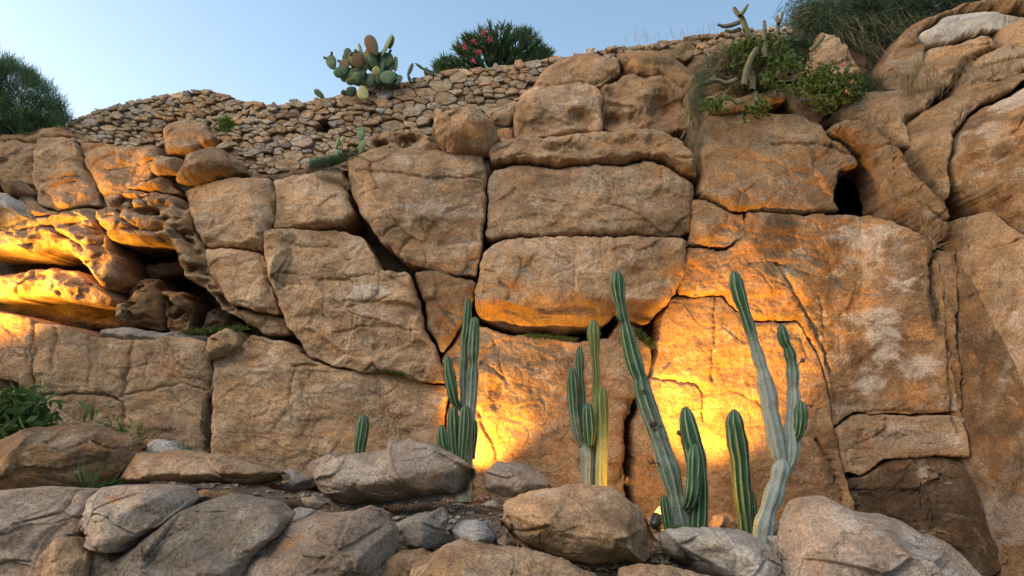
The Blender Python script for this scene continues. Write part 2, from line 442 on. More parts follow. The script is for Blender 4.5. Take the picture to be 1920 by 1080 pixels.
# ------------------------------------------------------------------ cracks, hollows, stains and one painted shadow of the rock face (photograph positions)
# (polyline, width px, depth m)
CRACKS = [
    ([(676, 333), (760, 340), (820, 350), (860, 345), (908, 350)], 3.0, .05),
    ([(515, 348), (520, 395), (516, 440)], 3, .04),
    ([(500, 480), (505, 520), (520, 560)], 2.2, .03),
    ([(545, 462), (580, 472), (640, 470)], 2, .025),
    ([(617, 530), (622, 570), (618, 600)], 2, .02),
    ([(610, 535), (680, 530), (710, 520)], 2.2, .03),
    ([(660, 572), (700, 575), (735, 565)], 2.2, .03),
    ([(715, 470), (722, 530), (718, 560)], 2.2, .03),
    ([(715, 515), (750, 530), (790, 560)], 2, .03),
    ([(640, 630), (720, 615), (790, 625)], 2.5, .025),
    ([(893, 770), (905, 800), (925, 830), (932, 860)], 3.4, .06),
    ([(880, 855), (884, 880), (890, 915)], 3, .06),
    ([(925, 640), (935, 665), (945, 710)], 2.5, .03),
    ([(905, 680), (935, 700), (950, 720)], 2, .03),
    ([(1262, 558), (1335, 556)], 2.4, .04),
    ([(1338, 560), (1332, 600), (1325, 715)], 2.2, .03),
    ([(1400, 605), (1440, 604), (1488, 604)], 2.6, .045),
    ([(1222, 712), (1270, 716), (1310, 725), (1312, 790)], 3.2, .05),
    ([(1330, 740), (1365, 735), (1400, 745), (1420, 770)], 1.8, .02),
    ([(1100, 446), (1108, 480), (1106, 500)], 1.8, .02),
    ([(1120, 450), (1122, 520)], 1.6, .015),
    ([(1443, 500), (1480, 560), (1525, 640), (1545, 700)], 3.0, .05),
    ([(1395, 500), (1440, 498), (1500, 520)], 2.0, .02),
    ([(1515, 820), (1540, 860), (1560, 910), (1565, 935)], 3.5, .07),
    ([(1440, 280), (1500, 282), (1560, 292), (1595, 300)], 3, .05),
    ([(1640, 275), (1690, 330), (1720, 370), (1760, 400)], 4.5, .09),
    ([(1655, 290), (1700, 315), (1730, 350)], 3, .05),
    ([(1690, 400), (1720, 420), (1745, 428)], 3, .06),
    ([(1840, 395), (1865, 430), (1895, 465), (1915, 490)], 4.5, .08),
    ([(1920, 210), (1860, 240), (1830, 290), (1800, 300)], 3.5, .06),
    ([(1930, 260), (1870, 290), (1850, 350)], 3.0, .04),
    ([(1795, 470), (1830, 480), (1870, 465)], 3, .05),
    ([(1740, 470), (1735, 540), (1745, 600)], 6, .08),
    ([(1760, 560), (1762, 660), (1765, 770), (1775, 810)], 3.5, .06),
    ([(1780, 600), (1785, 700), (1795, 780), (1815, 860), (1845, 960), (1870, 1060)], 5, .12),
    ([(1590, 773), (1660, 772), (1770, 776)], 2.6, .04),
    ([(1520, 560), (1530, 620), (1536, 700)], 1.8, .02),
    ([(1700, 865), (1708, 900), (1702, 950)], 3, .03),
    ([(1180, 760), (1172, 800), (1178, 850), (1160, 900)], 5.5, .13),
    ([(1195, 735), (1185, 760)], 3, .06),
    ([(78, 625), (82, 660), (75, 700), (80, 715)], 3.5, .06),
    ([(122, 620), (120, 660), (118, 690)], 3, .05),
    ([(185, 635), (188, 670), (186, 730)], 2, .025),
    ([(262, 640), (256, 690), (245, 742)], 3.0, .05),
    ([(402, 640), (404, 720), (398, 800), (395, 842)], 4.5, .08),
    ([(95, 741), (160, 740), (245, 745), (250, 800)], 3.0, .06),
    ([(560, 690), (553, 740), (556, 790)], 2.6, .03),
    ([(330, 640), (350, 690), (380, 700)], 1.8, .02),
    ([(250, 745), (320, 725), (360, 720), (400, 735)], 2.2, .03),
    ([(555, 690), (600, 688)], 3, .05),
    ([(155, 275), (160, 310), (180, 345), (200, 385), (215, 400)], 3.5, .07),
    ([(100, 320), (130, 305), (160, 310)], 2.5, .05),
    ([(90, 345), (120, 345), (160, 340)], 2.5, .05),
    ([(205, 322), (250, 320), (300, 305)], 2.2, .04),
    ([(1070, 170), (1120, 160), (1180, 125), (1160, 100)], 2.5, .04),
    ([(1235, 140), (1260, 180), (1290, 215)], 2.4, .05),
    ([(1560, 215), (1545, 290)], 2.0, .03),
    ([(1640, 300), (1655, 380), (1640, 410)], 2.4, .05),
    ([(60, 440), (110, 430), (150, 455), (180, 480)], 3, .07), ([(230, 400), (260, 430), (300, 445), (335, 460)], 4, .09), ([(275, 375), (310, 410), (350, 440), (380, 480)], 3.5, .08),
    ([(20, 610), (60, 640), (72, 680)], 2.5, .03),
    # free boulders
    ([(725, 845), (735, 880), (745, 905)], 2.0, .012),
    ([(165, 925), (150, 980), (160, 1010), (150, 1080)], 3.5, .05),
    ([(337, 945), (310, 980), (270, 1005), (235, 1035), (215, 1020), (190, 1005), (145, 1003)], 3.4, .05),
    ([(270, 1010), (265, 1030), (225, 1038)], 2.4, .03),
    ([(255, 945), (240, 965), (205, 975)], 2.0, .02),
    ([(0, 985), (60, 990), (110, 975), (160, 970)], 2.5, .03),
]
# (px, py, rx, ry, depth m) pushed into the face (negative: a swelling)
HOLLOWS = [
    (1160, 174, 26, 20, .26), (1240, 210, 28, 26, .3), (1152, 230, 22, 16, .32), (1190, 228, 16, 14, .22), (1205, 150, 16, 10, .08),
    (1090, 238, 28, 16, .22), (1020, 230, 8, 6, .05), (1165, 285, 30, 14, .12), (1220, 285, 16, 14, .1),
    (1040, 300, 60, 10, .12), (1215, 460, 40, 12, .0), (1320, 440, 22, 22, -.05), (1335, 478, 24, 5, .05),
    (1660, 825, 60, 18, .10), (1870, 350, 18, 12, .14), (1858, 330, 10, 8, .1),
    (765, 268, 30, 12, .35), (717, 272, 12, 6, .25), (1430, 430, 30, 22, -.03),
    (1010, 415, 30, 6, .04), (1065, 575, 20, 30, .03), (1290, 815, 30, 20, .03),
    (130, 515, 16, 10, .06), (120, 540, 5, 9, .05), (40, 515, 6, 8, .06), (35, 470, 40, 9, -.05),
    (318, 398, 20, 12, .18), (352, 392, 10, 22, .16), (200, 440, 30, 8, .12), (255, 400, 14, 16, .14), (150, 430, 26, 7, .08), (90, 450, 34, 6, .06),
    (422, 645, 5, 4, .06), (600, 800, 30, 50, .04), (930, 740, 12, 22, .05), (860, 660, 10, 10, .0),
    (1745, 560, 14, 60, .05), (1600, 700, 50, 20, .04), (1880, 640, 40, 90, -.08), (1300, 740, 10, 10, .04),
]
# (px, py, rx, ry, degrees, channel, strength)   0 dark varnish and a painted cactus shadow, 1 pale, 2 rust
STAINS_AND_SHADOW = [
    (543, 512, 17, 42, -12, 0, .8), (545, 455, 22, 20, 0, 0, .5), (555, 560, 12, 18, 0, 0, .35), (625, 520, 22, 14, 0, 0, .45), (530, 385, 16, 40, 0, 0, .45),
    (395, 425, 25, 30, 0, 0, .25), (800, 425, 26, 14, 0, 0, .5), (790, 395, 60, 30, 0, 1, .35), (860, 400, 50, 55, 0, 1, .35), (760, 320, 70, 18, 0, 1, .3),
    (690, 560, 60, 60, 0, 1, .35), (1030, 400, 90, 18, 0, 1, .25), (935, 370, 30, 30, 0, 0, .3), (1060, 525, 18, 48, 0, 0, .26), (960, 560, 60, 45, 0, 0, .3),  # tall narrow dark entry: the cactus stem's cast shadow, painted on the block
    (1240, 500, 30, 30, 0, 2, .5), (1330, 510, 60, 40, 0, 2, .55), (1440, 570, 60, 40, 0, 2, .5), (1150, 290, 50, 18, 0, 2, .5), (1230, 290, 25, 14, 0, 2, .6), (1235, 330, 50, 14, 0, 2, .4),
    (1350, 320, 80, 40, 0, 2, .55), (1560, 330, 40, 40, 0, 2, .4), (1060, 200, 30, 60, 0, 1, .25), (1260, 170, 40, 50, 0, 2, .55), (1200, 120, 40, 18, 0, 2, .6),
    (1440, 450, 38, 46, -30, 0, .75), (1380, 480, 24, 30, 0, 2, .4), (1590, 470, 60, 40, -15, 1, .5), (1620, 440, 50, 14, 0, 1, .4), (1620, 600, 60, 18, 0, 1, .55),
    (1680, 540, 60, 20, 0, 1, .35), (1640, 645, 34, 40, 0, 1, .6), (1700, 690, 46, 24, 0, 1, .5), (1620, 720, 40, 20, 0, 1, .5), (1700, 620, 40, 30, 0, 2, .5),
    (1690, 740, 60, 22, 0, 2, .6), (1600, 560, 40, 30, 0, 2, .45), (1690, 820, 90, 24, -8, 1, .6), (1600, 850, 40, 30, 0, 1, .3),
    (1733, 570, 14, 40, 0, 0, .9), (1732, 500, 8, 60, 0, 0, .8), (1740, 620, 20, 14, 0, 0, .6), (1830, 560, 20, 40, 30, 0, .3),
    (1890, 640, 46, 80, 30, 1, .5), (1900, 760, 30, 80, 0, 1, .4), (1800, 300, 26, 60, 0, 1, .45), (1860, 215, 80, 16, 28, 1, .75), (1870, 960, 40, 60, 0, 1, .6),
    (1860, 300, 70, 60, 0, 2, .6), (1790, 700, 30, 50, 0, 2, .4), (1730, 920, 60, 40, 0, 0, .3), (1730, 880, 30, 12, 0, 1, .25),
    (395, 790, 9, 55, 0, 0, .95), (300, 740, 60, 30, 0, 2, .3), (340, 690, 24, 24, 0, 2, .5), (200, 680, 60, 40, 0, 1, .25), (30, 660, 40, 30, 0, 1, .25),
    (640, 740, 70, 26, 0, 1, .35), (520, 700, 50, 40, 0, 1, .25), (670, 805, 60, 30, 0, 2, .5), (640, 790, 14, 14, 0, 0, .35), (520, 825, 14, 10, 0, 0, .35),
    (850, 725, 8, 28, 0, 0, .6), (935, 745, 10, 24, 0, 0, .65), (1000, 850, 60, 30, 0, 2, .4), (1200, 870, 40, 60, 0, 2, .3),
    (130, 345, 30, 16, 0, 2, .8), (190, 320, 30, 30, 0, 2, .6), (110, 300, 30, 14, 0, 2, .4), (240, 380, 14, 8, 0, 1, .7), (350, 250, 40, 25, 0, 2, .5),
    (1010, 745, 60, 60, 0, 1, .2), (860, 560, 20, 40, 0, 0, .25), (1000, 680, 30, 20, 0, 0, .35),
    # boulders
    (215, 950, 50, 26, 0, 1, .5), (230, 930, 26, 7, 0, 2, .8), (225, 943, 12, 5, 0, 2, .7), (75, 990, 32, 30, 0, 0, .5), (90, 960, 14, 6, 0, 1, .7),
    (820, 880, 60, 20, 0, 0, .0), (1660, 1010, 60, 20, 15, 1, .4), (1560, 960, 30, 22, 0, 1, .4), (1740, 1060, 60, 20, 0, 1, .45), (560, 1010, 60, 24, 0, 2, .35), (640, 1000, 60, 30, 0, 0, .2),
    (880, 985, 18, 22, 20, 1, .55), (1330, 1010, 60, 18, 12, 1, .35), (1090, 930, 60, 18, 0, 1, .3), (680, 880, 60, 20, 0, 1, .3),
]

def px_fields(px, py):
    """extra relief (m, into the rock) and stain colours at photograph positions"""
    x0, x1, y0, y1 = px.min(), px.max(), py.min(), py.max()
    q = np.stack([px / 26, py / 26, 0 * px], -1)
    wx = px + 5 * perlin(q, 91) + 2.2 * perlin(q * 3.3, 92); wy = py + 5 * perlin(q, 93) + 2.2 * perlin(q * 3.3, 94)
    dep = np.zeros(px.shape)
    for pts, w, d in CRACKS:
        a = np.array(pts, float)
        if a[:, 0].max() < x0 - 15 or a[:, 0].min() > x1 + 15 or a[:, 1].max() < y0 - 15 or a[:, 1].min() > y1 + 15: continue
        dd = seg_dist(wx, wy, chaikin(a, 1, False), False)
        dep += d * np.exp(-(dd / (w * 0.75)) ** 2) + d * 0.35 * np.exp(-(dd / (w * 2.6)) ** 2)
    for cx, cy, rx, ry, d in HOLLOWS:
        if cx + 3 * rx < x0 or cx - 3 * rx > x1 or cy + 3 * ry < y0 or cy - 3 * ry > y1: continue
        qd = ((wx - cx) / rx) ** 2 + ((wy - cy) / ry) ** 2
        dep += d * np.exp(-qd ** 1.5)
    st = np.zeros((len(px), 3))
    for cx, cy, rx, ry, ang, ch, s in STAINS_AND_SHADOW:
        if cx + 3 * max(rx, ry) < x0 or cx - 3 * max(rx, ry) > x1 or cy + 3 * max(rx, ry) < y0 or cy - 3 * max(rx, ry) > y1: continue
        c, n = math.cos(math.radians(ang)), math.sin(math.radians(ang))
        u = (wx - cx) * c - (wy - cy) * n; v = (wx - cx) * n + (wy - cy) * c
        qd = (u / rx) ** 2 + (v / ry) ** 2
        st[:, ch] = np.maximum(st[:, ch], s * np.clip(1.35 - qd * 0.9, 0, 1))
    return dep, st

# ------------------------------------------------------------------ rocks
def rock(name, poly, mat, off=0.0, T=0.16, r=0.15, seed=0, Y=None, tilt=0.0, yaw=0.0, back=None, parent=None, rough=1.0,
         gap=0.9, wob=1.0, facets=3, step=2.0, skirt=0.8, ridge=None, corner=2, pw=2.2, fields=True, cf=0.13, frac=1.0, taf=0.0):
    """A rock whose outline, as it stands in the place, follows poly; rounded or broken edges, flat facets, strata and pits.
    back=None: a block bedded in the cliff (open at the back, sides run into it); else a free boulder with a rear half."""
    rs = np.random.RandomState(1000 + seed)
    pts = chaikin(poly, corner, True, cf)
    x0, y0 = pts.min(0) - 8; x1, y1 = pts.max(0) + 8
    xs = np.arange(x0, x1 + step, step); ys = np.arange(y0, y1 + step, step)
    GX, GY = np.meshgrid(xs, ys)
    sh = GX.shape
    gx, gy = GX.ravel(), GY.ravel()
    q = np.stack([gx / 70, gy / 70, np.zeros(len(gx))], -1)
    wx = gx + wob * (7 * perlin(q, 3) + 3.2 * perlin(q * 3.1, 4) + 1.6 * perlin(q * 8.3, 5))
    wy = gy + wob * (7 * perlin(q, 13) + 3.2 * perlin(q * 3.1, 14) + 1.6 * perlin(q * 8.3, 15))
    sd = seg_dist(wx, wy, pts, True) * np.where(inside(wx, wy, pts), 1, -1) - gap - 2.6 * np.maximum(0, perlin(np.stack([gx / 45, gy / 45, 0 * gx + 3], -1), 19)) * (gap > .25) - 1.5 * np.maximum(0, perlin(q * 5, 18))
    S = sd.reshape(sh)
    ins = S > 0
    cell = ins[:-1, :-1] | ins[1:, :-1] | ins[:-1, 1:] | ins[1:, 1:]
    idx = np.arange(len(gx)).reshape(sh)
    quads = np.stack([idx[:-1, :-1][cell], idx[1:, :-1][cell], idx[1:, 1:][cell], idx[:-1, 1:][cell]], -1)
    g1, g0 = np.gradient(S, step)
    gl = np.maximum(g0 ** 2 + g1 ** 2, 0.2)
    mv = (~ins).ravel()
    gx = gx + np.where(mv, -sd * (g0 / gl).ravel(), 0); gy = gy + np.where(mv, -sd * (g1 / gl).ravel(), 0)
    used = np.unique(quads)
    remap = np.full(len(gx), -1); remap[used] = np.arange(len(used))
    quads = remap[quads]
    gx, gy, d = gx[used], gy[used], np.maximum(sd[used], 0)
    cx, cy = pts.mean(0)
    if Y is None:
        yb = Yb(gx, gy)
    else:
        zc = (cy - gy) / (F_PX / Y)
        yb = Y + tilt * zc + yaw * (gx - cx) / (F_PX / Y)
    ppm = F_PX / np.mean(yb)
    base = P(gx, gy, yb)
    dm = d / ppm
    r = r * np.clip(1 + 0.9 * perlin(base * 1.7 + 9, 81), .35, 1.8)
    q = np.clip(dm / r, 0, 1)
    prof = (1 - (1 - q) ** pw) ** (1 / pw)
    h = T * prof
    pc = base.mean(0)
    for k in range(facets):
        a = rs.uniform(0, 2 * math.pi)
        s = (base[:, 0] - pc[0]) * math.cos(a) + (base[:, 2] - pc[2]) * math.sin(a)
        sm = s.max(); s0 = sm * rs.uniform(0.1, 0.65)
        cut = T - rs.uniform(0.5, 1.25) * T * (s - s0) / max(sm - s0, 1e-3)
        e = np.clip(0.5 + 0.5 * (cut - h) / 0.02, 0, 1)
        h = np.where(s > s0 - 0.05, cut * (1 - e) + h * e - 0.02 * e * (1 - e), h)
    if ridge:                       # hand-set bends of the front: (px, py, ux, uy, slope): beyond the line the face falls away
        for (rx, ry, ux, uy, sl) in ridge:
            n = math.hypot(ux, uy)
            s = ((gx - rx) * ux + (gy - ry) * uy) / n / ppm
            s = s + 0.03 * perlin(base * 3.0, 77)
            h = h - sl * (np.sqrt(s * s + 0.0004) + s) * 0.5
    so = np.array([seed * 3.7, seed * 1.3, seed * 2.1])
    pn = (base + so) * np.array([1, 1, 1.0])
    edge = smooth(0, 0.08, dm)
    nz = 0.055 * perlin(pn * 1.4, 21) + 0.035 * perlin(pn * np.array([2.2, 2.2, 3.6]), 22)
    nz += 0.016 * perlin(pn * np.array([5, 5, 8]), 23)
    nz += 0.010 * fbm(pn * np.array([13, 13, 16]), 3, 24, 0.62)
    # broken ledges: terraces on a slanted axis
    tz = base[:, 2] * 3.1 + base[:, 0] * rs.uniform(-0.5, 0.5) + 0.9 * perlin(pn * 1.5, 25) + seed
    nz += 0.013 * (smooth(0.0, 0.22, tz - np.floor(tz)) - smooth(0.25, 1.0, tz - np.floor(tz))) * smooth(-0.1, 0.35, perlin(pn * 0.9, 26))
    rdg = 1 - np.abs(perlin(pn * np.array([1.7, 1.7, 2.6]), 27)) * 7
    nz -= 0.012 * smooth(0.4, 1.0, rdg) * smooth(0.0, 0.25, perlin(pn * 0.8, 28))
    wq = np.stack([base[:, 0] * 1.0 + 0.25 * perlin(pn * 2.1, 71), base[:, 2] * 1.35 + 0.25 * perlin(pn * 2.1, 72)], -1) + seed * 0.37
    pl, ed = worley(wq * 1.9, 5)
    nz += frac * 0.055 * pl * smooth(0, 0.12, ed)
    crk = smooth(0.04, 0.0, ed) * smooth(-0.05, 0.2, perlin(pn * 1.3, 73))
    pl2, ed2 = worley(wq * 5.3 + 0.3 * np.stack([perlin(pn * 5, 74), perlin(pn * 5, 75)], -1), 6)
    nz += frac * 0.016 * pl2 * smooth(0, 0.25, ed2) * smooth(-0.3, 0.3, perlin(pn * 1.1, 76))
    crk2 = smooth(0.06, 0.0, ed2) * smooth(0.15, 0.35, perlin(pn * 1.6, 78))
    nz -= frac * (0.022 * crk + 0.010 * crk2)
    nz -= 0.012 * smooth(0.35, 0.75, perlin(pn * 9, 79))
    if taf:
        nz = nz - taf * smooth(0.08, 0.42, perlin(pn * np.array([2.6, 2.6, 4.4]), 82)) - taf * .5 * smooth(0.15, 0.5, perlin(pn * np.array([6, 6, 9]), 83))
    h = h + rough * nz * (0.25 + 0.75 * edge)
    st = np.zeros((len(gx), 3))
    if fields:
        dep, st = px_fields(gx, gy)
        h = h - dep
    V = base.copy()
    V[:, 1] -= off + h
    jit = 0.012 * rough
    V[:, 0] += jit * perlin(pn * 6, 31); V[:, 2] += jit * perlin(pn * 6, 32)
    # boundary edges
    e = np.concatenate([quads[:, [0, 1]], quads[:, [1, 2]], quads[:, [2, 3]], quads[:, [3, 0]]])
    key = np.sort(e, 1); kk = key[:, 0].astype(np.int64) * (len(gx) + 1) + key[:, 1]
    u, inv, cnt = np.unique(kk, return_inverse=True, return_counts=True)
    be = e[cnt[inv] == 1]
    bv = np.unique(be)
    n0 = len(V)
    if back is None:
        m = np.full(n0, -1); m[bv] = n0 + np.arange(len(bv))
        Vb = V[bv].copy(); Vb[:, 1] += skirt
        V = np.vstack([V, Vb])
        st = np.vstack([st, st[bv]])
        side = np.stack([be[:, 1], be[:, 0], m[be[:, 0]], m[be[:, 1]]], -1)
        F = np.vstack([quads, side])
    else:
        isb = np.zeros(n0, bool); isb[bv] = True
        m = np.arange(n0); free = np.where(~isb)[0]
        m[free] = n0 + np.arange(len(free))
        Vb = base[free].copy()
        Vb[:, 1] += -off + back * prof[free] + rough * 1.5 * nz[free] * edge[free]
        V = np.vstack([V, Vb])
        st = np.vstack([st, st[free] * 0])
        F = np.vstack([quads, m[quads][:, ::-1]])
    return link(name, V, F, mat, parent, True, {'stain_shadow': st})

def tube(path, radii, n=6, cap=True):
    """verts and quads of a tube through world points"""
    path = np.asarray(path, float); k = len(path)
    tan = np.gradient(path, axis=0); tan /= np.linalg.norm(tan, axis=1)[:, None] + 1e-9
    ref = np.array([0.0, 1.0, 0.0])
    a = np.cross(tan, ref); a /= np.linalg.norm(a, axis=1)[:, None] + 1e-9
    b = np.cross(tan, a)
    th = np.arange(n) / n * 2 * math.pi
    V = path[:, None] + np.asarray(radii)[:, None, None] * (a[:, None] * np.cos(th)[None, :, None] + b[:, None] * np.sin(th)[None, :, None])
    V = V.reshape(-1, 3)
    i = np.arange(k - 1)[:, None] * n; j = np.arange(n)[None]; j2 = (j + 1) % n
    F = np.stack([i + j, i + j2, i + n + j2, i + n + j], -1).reshape(-1, 4)
    return V, F

class Acc:
    def __init__(s): s.V = []; s.F = {}; s.n = 0
    def add(s, V, F):
        F = np.asarray(F); s.V.append(np.asarray(V, float)); s.F.setdefault(F.shape[1], []).append(F + s.n); s.n += len(V)
    def link(s, name, mat, parent=None, **k):
        return link(name, np.vstack(s.V), [np.vstack(f) for f in s.F.values()], mat, parent, **k)
# ------------------------------------------------------------------ ground and hill
def grid_mesh(xs, ys, zf):
    X, Yy = np.meshgrid(xs, ys)
    V = np.stack([X.ravel(), Yy.ravel(), zf(X.ravel(), Yy.ravel())], -1)
    idx = np.arange(X.size).reshape(X.shape)
    F = np.stack([idx[:-1, :-1].ravel(), idx[:-1, 1:].ravel(), idx[1:, 1:].ravel(), idx[1:, :-1].ravel()], -1)
    return V, F

def gz(x, y):
    q = np.stack([x, y, 0 * x], -1)
    near = (np.abs(x) < 9) & (y < 12)
    return ground_z(x, y) + 0.05 * perlin(q * 1.3, 41) + 0.025 * perlin(q * 4, 42) + 0.009 * perlin(q * 13, 43) + 0.005 * perlin(q * 31, 44)
xs = np.concatenate([[-400, -150, -60, -25, -12], np.arange(-8, 6.5, 0.04), [9, 14, 25, 60, 150, 400]])
ys = np.concatenate([[-400, -150, -60, -25, -10, -4, 0, 2, 3.5], np.arange(4.5, 10.6, 0.04), [11.5, 14, 25, 60, 150, 500]])
V, F = grid_mesh(xs, ys, gz)
tag(link('ground', V, F, M['dirt']), kind='structure')

# top line of the dry stone wall / cliff, photograph positions
TOP = [(-600, 330), (-200, 290), (0, 262), (60, 262), (115, 238), (150, 216), (230, 192), (300, 178), (372, 168), (410, 174), (450, 186), (500, 195), (560, 190),
       (620, 179), (740, 156), (850, 132), (930, 122), (1000, 115), (1100, 98), (1200, 82), (1340, 63), (1420, 54), (1500, 50), (1560, 45), (1640, 60), (1700, 60), (1800, 40), (1930, 0), (2100, -30), (2500, -60)]
TX = [p[0] for p in TOP]; TYv = [p[1] for p in TOP]
def topline(x): return np.interp(x, TX, TYv)

def cavity(px, py):
    d = 0
    for cx, cy, rx, ry, dd in ((330, 540, 150, 75, 1.0), (100, 505, 190, 60, 0.5), (1600, 368, 42, 45, 1.6), (880, 250, 90, 50, 0.2), (60, 330, 60, 60, 0.3),
                               (690, 450, 60, 50, 0.3), (1130, 620, 50, 20, 0.4), (1680, 140, 80, 60, 0.3)):
        d = d + dd * np.exp(-(((px - cx) / rx) ** 2 + ((py - cy) / ry) ** 2) ** 1.5)
    return d

# cliff core: the bedrock seen in the joints, with the hill behind it
us = np.arange(-560, 2480, 8.0); vs = np.linspace(0, 1, 150)
U, W = np.meshgrid(us, vs)
yt = topline(U) + 14
PX, PY = U.ravel(), (yt + (1150 - yt) * W).ravel()
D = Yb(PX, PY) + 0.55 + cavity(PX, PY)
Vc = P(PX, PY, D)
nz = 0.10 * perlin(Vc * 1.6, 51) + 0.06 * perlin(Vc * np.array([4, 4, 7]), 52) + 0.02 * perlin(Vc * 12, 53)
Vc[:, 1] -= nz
idx = np.arange(U.size).reshape(U.shape)
Fc = np.stack([idx[:-1, :-1].ravel(), idx[1:, :-1].ravel(), idx[1:, 1:].ravel(), idx[:-1, 1:].ravel()], -1)
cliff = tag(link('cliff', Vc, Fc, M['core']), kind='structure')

tp = Vc[:len(us)]
rows = [tp]
for k, (dy, dz) in enumerate(((1.5, 0.0), (5, 0.25), (14, 0.0), (40, -1), (150, -6), (400, -12))):
    r = tp.copy(); r[:, 1] = tp[:, 1] + dy; r[:, 2] = tp[:, 2] * (1 if k < 2 else 0.9) + dz - 0.05; rows.append(r)
Vh = np.vstack(rows); idx = np.arange(len(Vh)).reshape(len(rows), -1)
Fh = np.stack([idx[:-1, :-1].ravel(), idx[:-1, 1:].ravel(), idx[1:, 1:].ravel(), idx[1:, :-1].ravel()], -1)
tag(link('hill', Vh, Fh, M['dirt']), kind='structure')

# ------------------------------------------------------------------ rock blocks of the cliff
SEED = [0]
def block(poly, mat='tan', label=None, **k):
    SEED[0] += 1
    k.setdefault('seed', SEED[0])
    o = rock('rock_block', poly, M[mat], parent=cliff, **k)
    if label: o['label'] = label
    return o

# ---- middle
block([(350, 366), (380, 348), (440, 337), (516, 337), (524, 380), (518, 440), (508, 480), (450, 474), (396, 466), (372, 420)], off=.12)
block([(516, 337), (580, 332), (640, 316), (655, 350), (672, 402), (645, 432), (560, 437), (518, 440), (524, 380)], off=.13)
block([(394, 466), (450, 474), (506, 480), (516, 530), (530, 592), (480, 586), (430, 562), (403, 520)], off=.14)
block([(425, 562), (480, 586), (530, 592), (548, 628), (500, 630), (455, 605)], off=-.02, T=.12)
block([(506, 440), (560, 437), (640, 437), (690, 450), (716, 506), (775, 512), (795, 590), (828, 668), (838, 722), (780, 716), (700, 702), (640, 690), (585, 666), (548, 618), (520, 545), (504, 480)],
      off=.2, T=.2, r=.24, rough=1.1)
block([(652, 303), (690, 288), (760, 284), (830, 290), (902, 291), (914, 330), (914, 400), (905, 480), (892, 524), (840, 516), (770, 502), (725, 468), (685, 412), (665, 360)],
      off=.16, T=.24, r=.3)
block([(775, 508), (830, 505), (893, 526), (886, 562), (860, 622), (830, 670), (806, 612), (790, 560)], 'brown', 'wedge shaped brown block between two larger blocks', off=.08, T=.14)
block([(914, 325), (960, 316), (1040, 323), (1120, 314), (1240, 308), (1290, 352), (1292, 400), (1282, 453), (1150, 445), (1000, 447), (912, 456), (912, 400)], off=.14, T=.15)
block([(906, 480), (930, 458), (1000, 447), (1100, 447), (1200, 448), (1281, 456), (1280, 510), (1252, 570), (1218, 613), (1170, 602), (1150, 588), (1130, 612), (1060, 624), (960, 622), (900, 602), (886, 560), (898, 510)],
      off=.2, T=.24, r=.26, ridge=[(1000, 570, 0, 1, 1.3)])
block([(910, 285), (960, 268), (1060, 266), (1130, 256), (1200, 252), (1250, 262), (1292, 290), (1297, 346), (1270, 335), (1240, 308), (1180, 311), (1050, 324), (1000, 316), (918, 316)], 'orange',
      off=.22, T=.2, r=.16, rough=1.5)
block([(962, 215), (975, 185), (1000, 170), (1110, 160), (1125, 180), (1130, 240), (1126, 256), (1060, 264), (965, 264)], gap=.2, off=.1, T=.26, r=.3, rough=1.3)
block([(995, 168), (1020, 125), (1090, 104), (1160, 112), (1165, 138), (1122, 164), (1050, 172)], 'orange', gap=.2, off=.0, T=.2, r=.22)
block([(1122, 165), (1180, 140), (1250, 148), (1290, 180), (1297, 240), (1250, 262), (1150, 254), (1128, 225)], 'orange', 'brown block with round weathered hollows', gap=.2, off=.02, T=.24, r=.28, rough=1.4)
block([(1152, 108), (1200, 94), (1280, 106), (1312, 150), (1292, 184), (1240, 150), (1180, 140)], 'orange', gap=.2, off=-.05, T=.2)
block([(1290, 95), (1350, 78), (1380, 120), (1370, 165), (1330, 190), (1305, 210), (1296, 170)], 'brown', off=-.25, T=.2)
block([(690, 262), (720, 250), (790, 250), (815, 262), (830, 290), (760, 288), (700, 290)], 'orange', 'low brown rock with a dark eroded hollow', off=.0, T=.2, rough=1.5)
block([(905, 205), (960, 180), (985, 190), (965, 215), (955, 230), (915, 225)], off=-.12, T=.14)
block([(930, 240), (960, 232), (965, 265), (945, 275)], 'brown', off=-.1, T=.14)
# ---- right of the big joint
block([(1308, 290), (1312, 235), (1340, 215), (1420, 222), (1480, 220), (1535, 240), (1540, 262), (1592, 296), (1600, 324), (1560, 330), (1556, 378), (1568, 403), (1490, 409), (1390, 404), (1296, 380)], 'orange',
      off=.16, T=.12, rough=.9, frac=.7)
block([(1468, 168), (1530, 163), (1548, 200), (1536, 240), (1480, 222), (1462, 192)], off=.08, T=.15)
block([(1318, 190), (1400, 152), (1455, 166), (1460, 172), (1330, 205)], off=.16, T=.14, r=.1)
block([(1316, 206), (1460, 174), (1464, 206), (1380, 222), (1320, 230)], off=.24, T=.16, r=.14)
block([(1286, 384), (1300, 382), (1388, 405), (1400, 440), (1352, 472), (1282, 468)], 'orange', gap=.3, cf=.07, off=.16, T=.09, r=.07)
block([(1552, 808), (1594, 776), (1778, 779), (1802, 852), (1700, 856), (1640, 862), (1600, 892), (1572, 884)], 'tan', gap=.3, cf=.07, off=.2, T=.09, r=.07)
block([(1578, 892), (1600, 893), (1642, 864), (1700, 852), (1795, 858), (1830, 960), (1860, 1070), (1740, 1090), (1600, 1090), (1580, 980)], 'dark', 'dark brown stained block low in the cliff', off=.14, T=.16, rough=1.5)
block([(1745, 475), (1772, 470), (1780, 560), (1794, 780), (1806, 850), (1790, 850), (1772, 770), (1764, 640)], 'brown', gap=.3, cf=.07, off=.16, T=.09, r=.07)
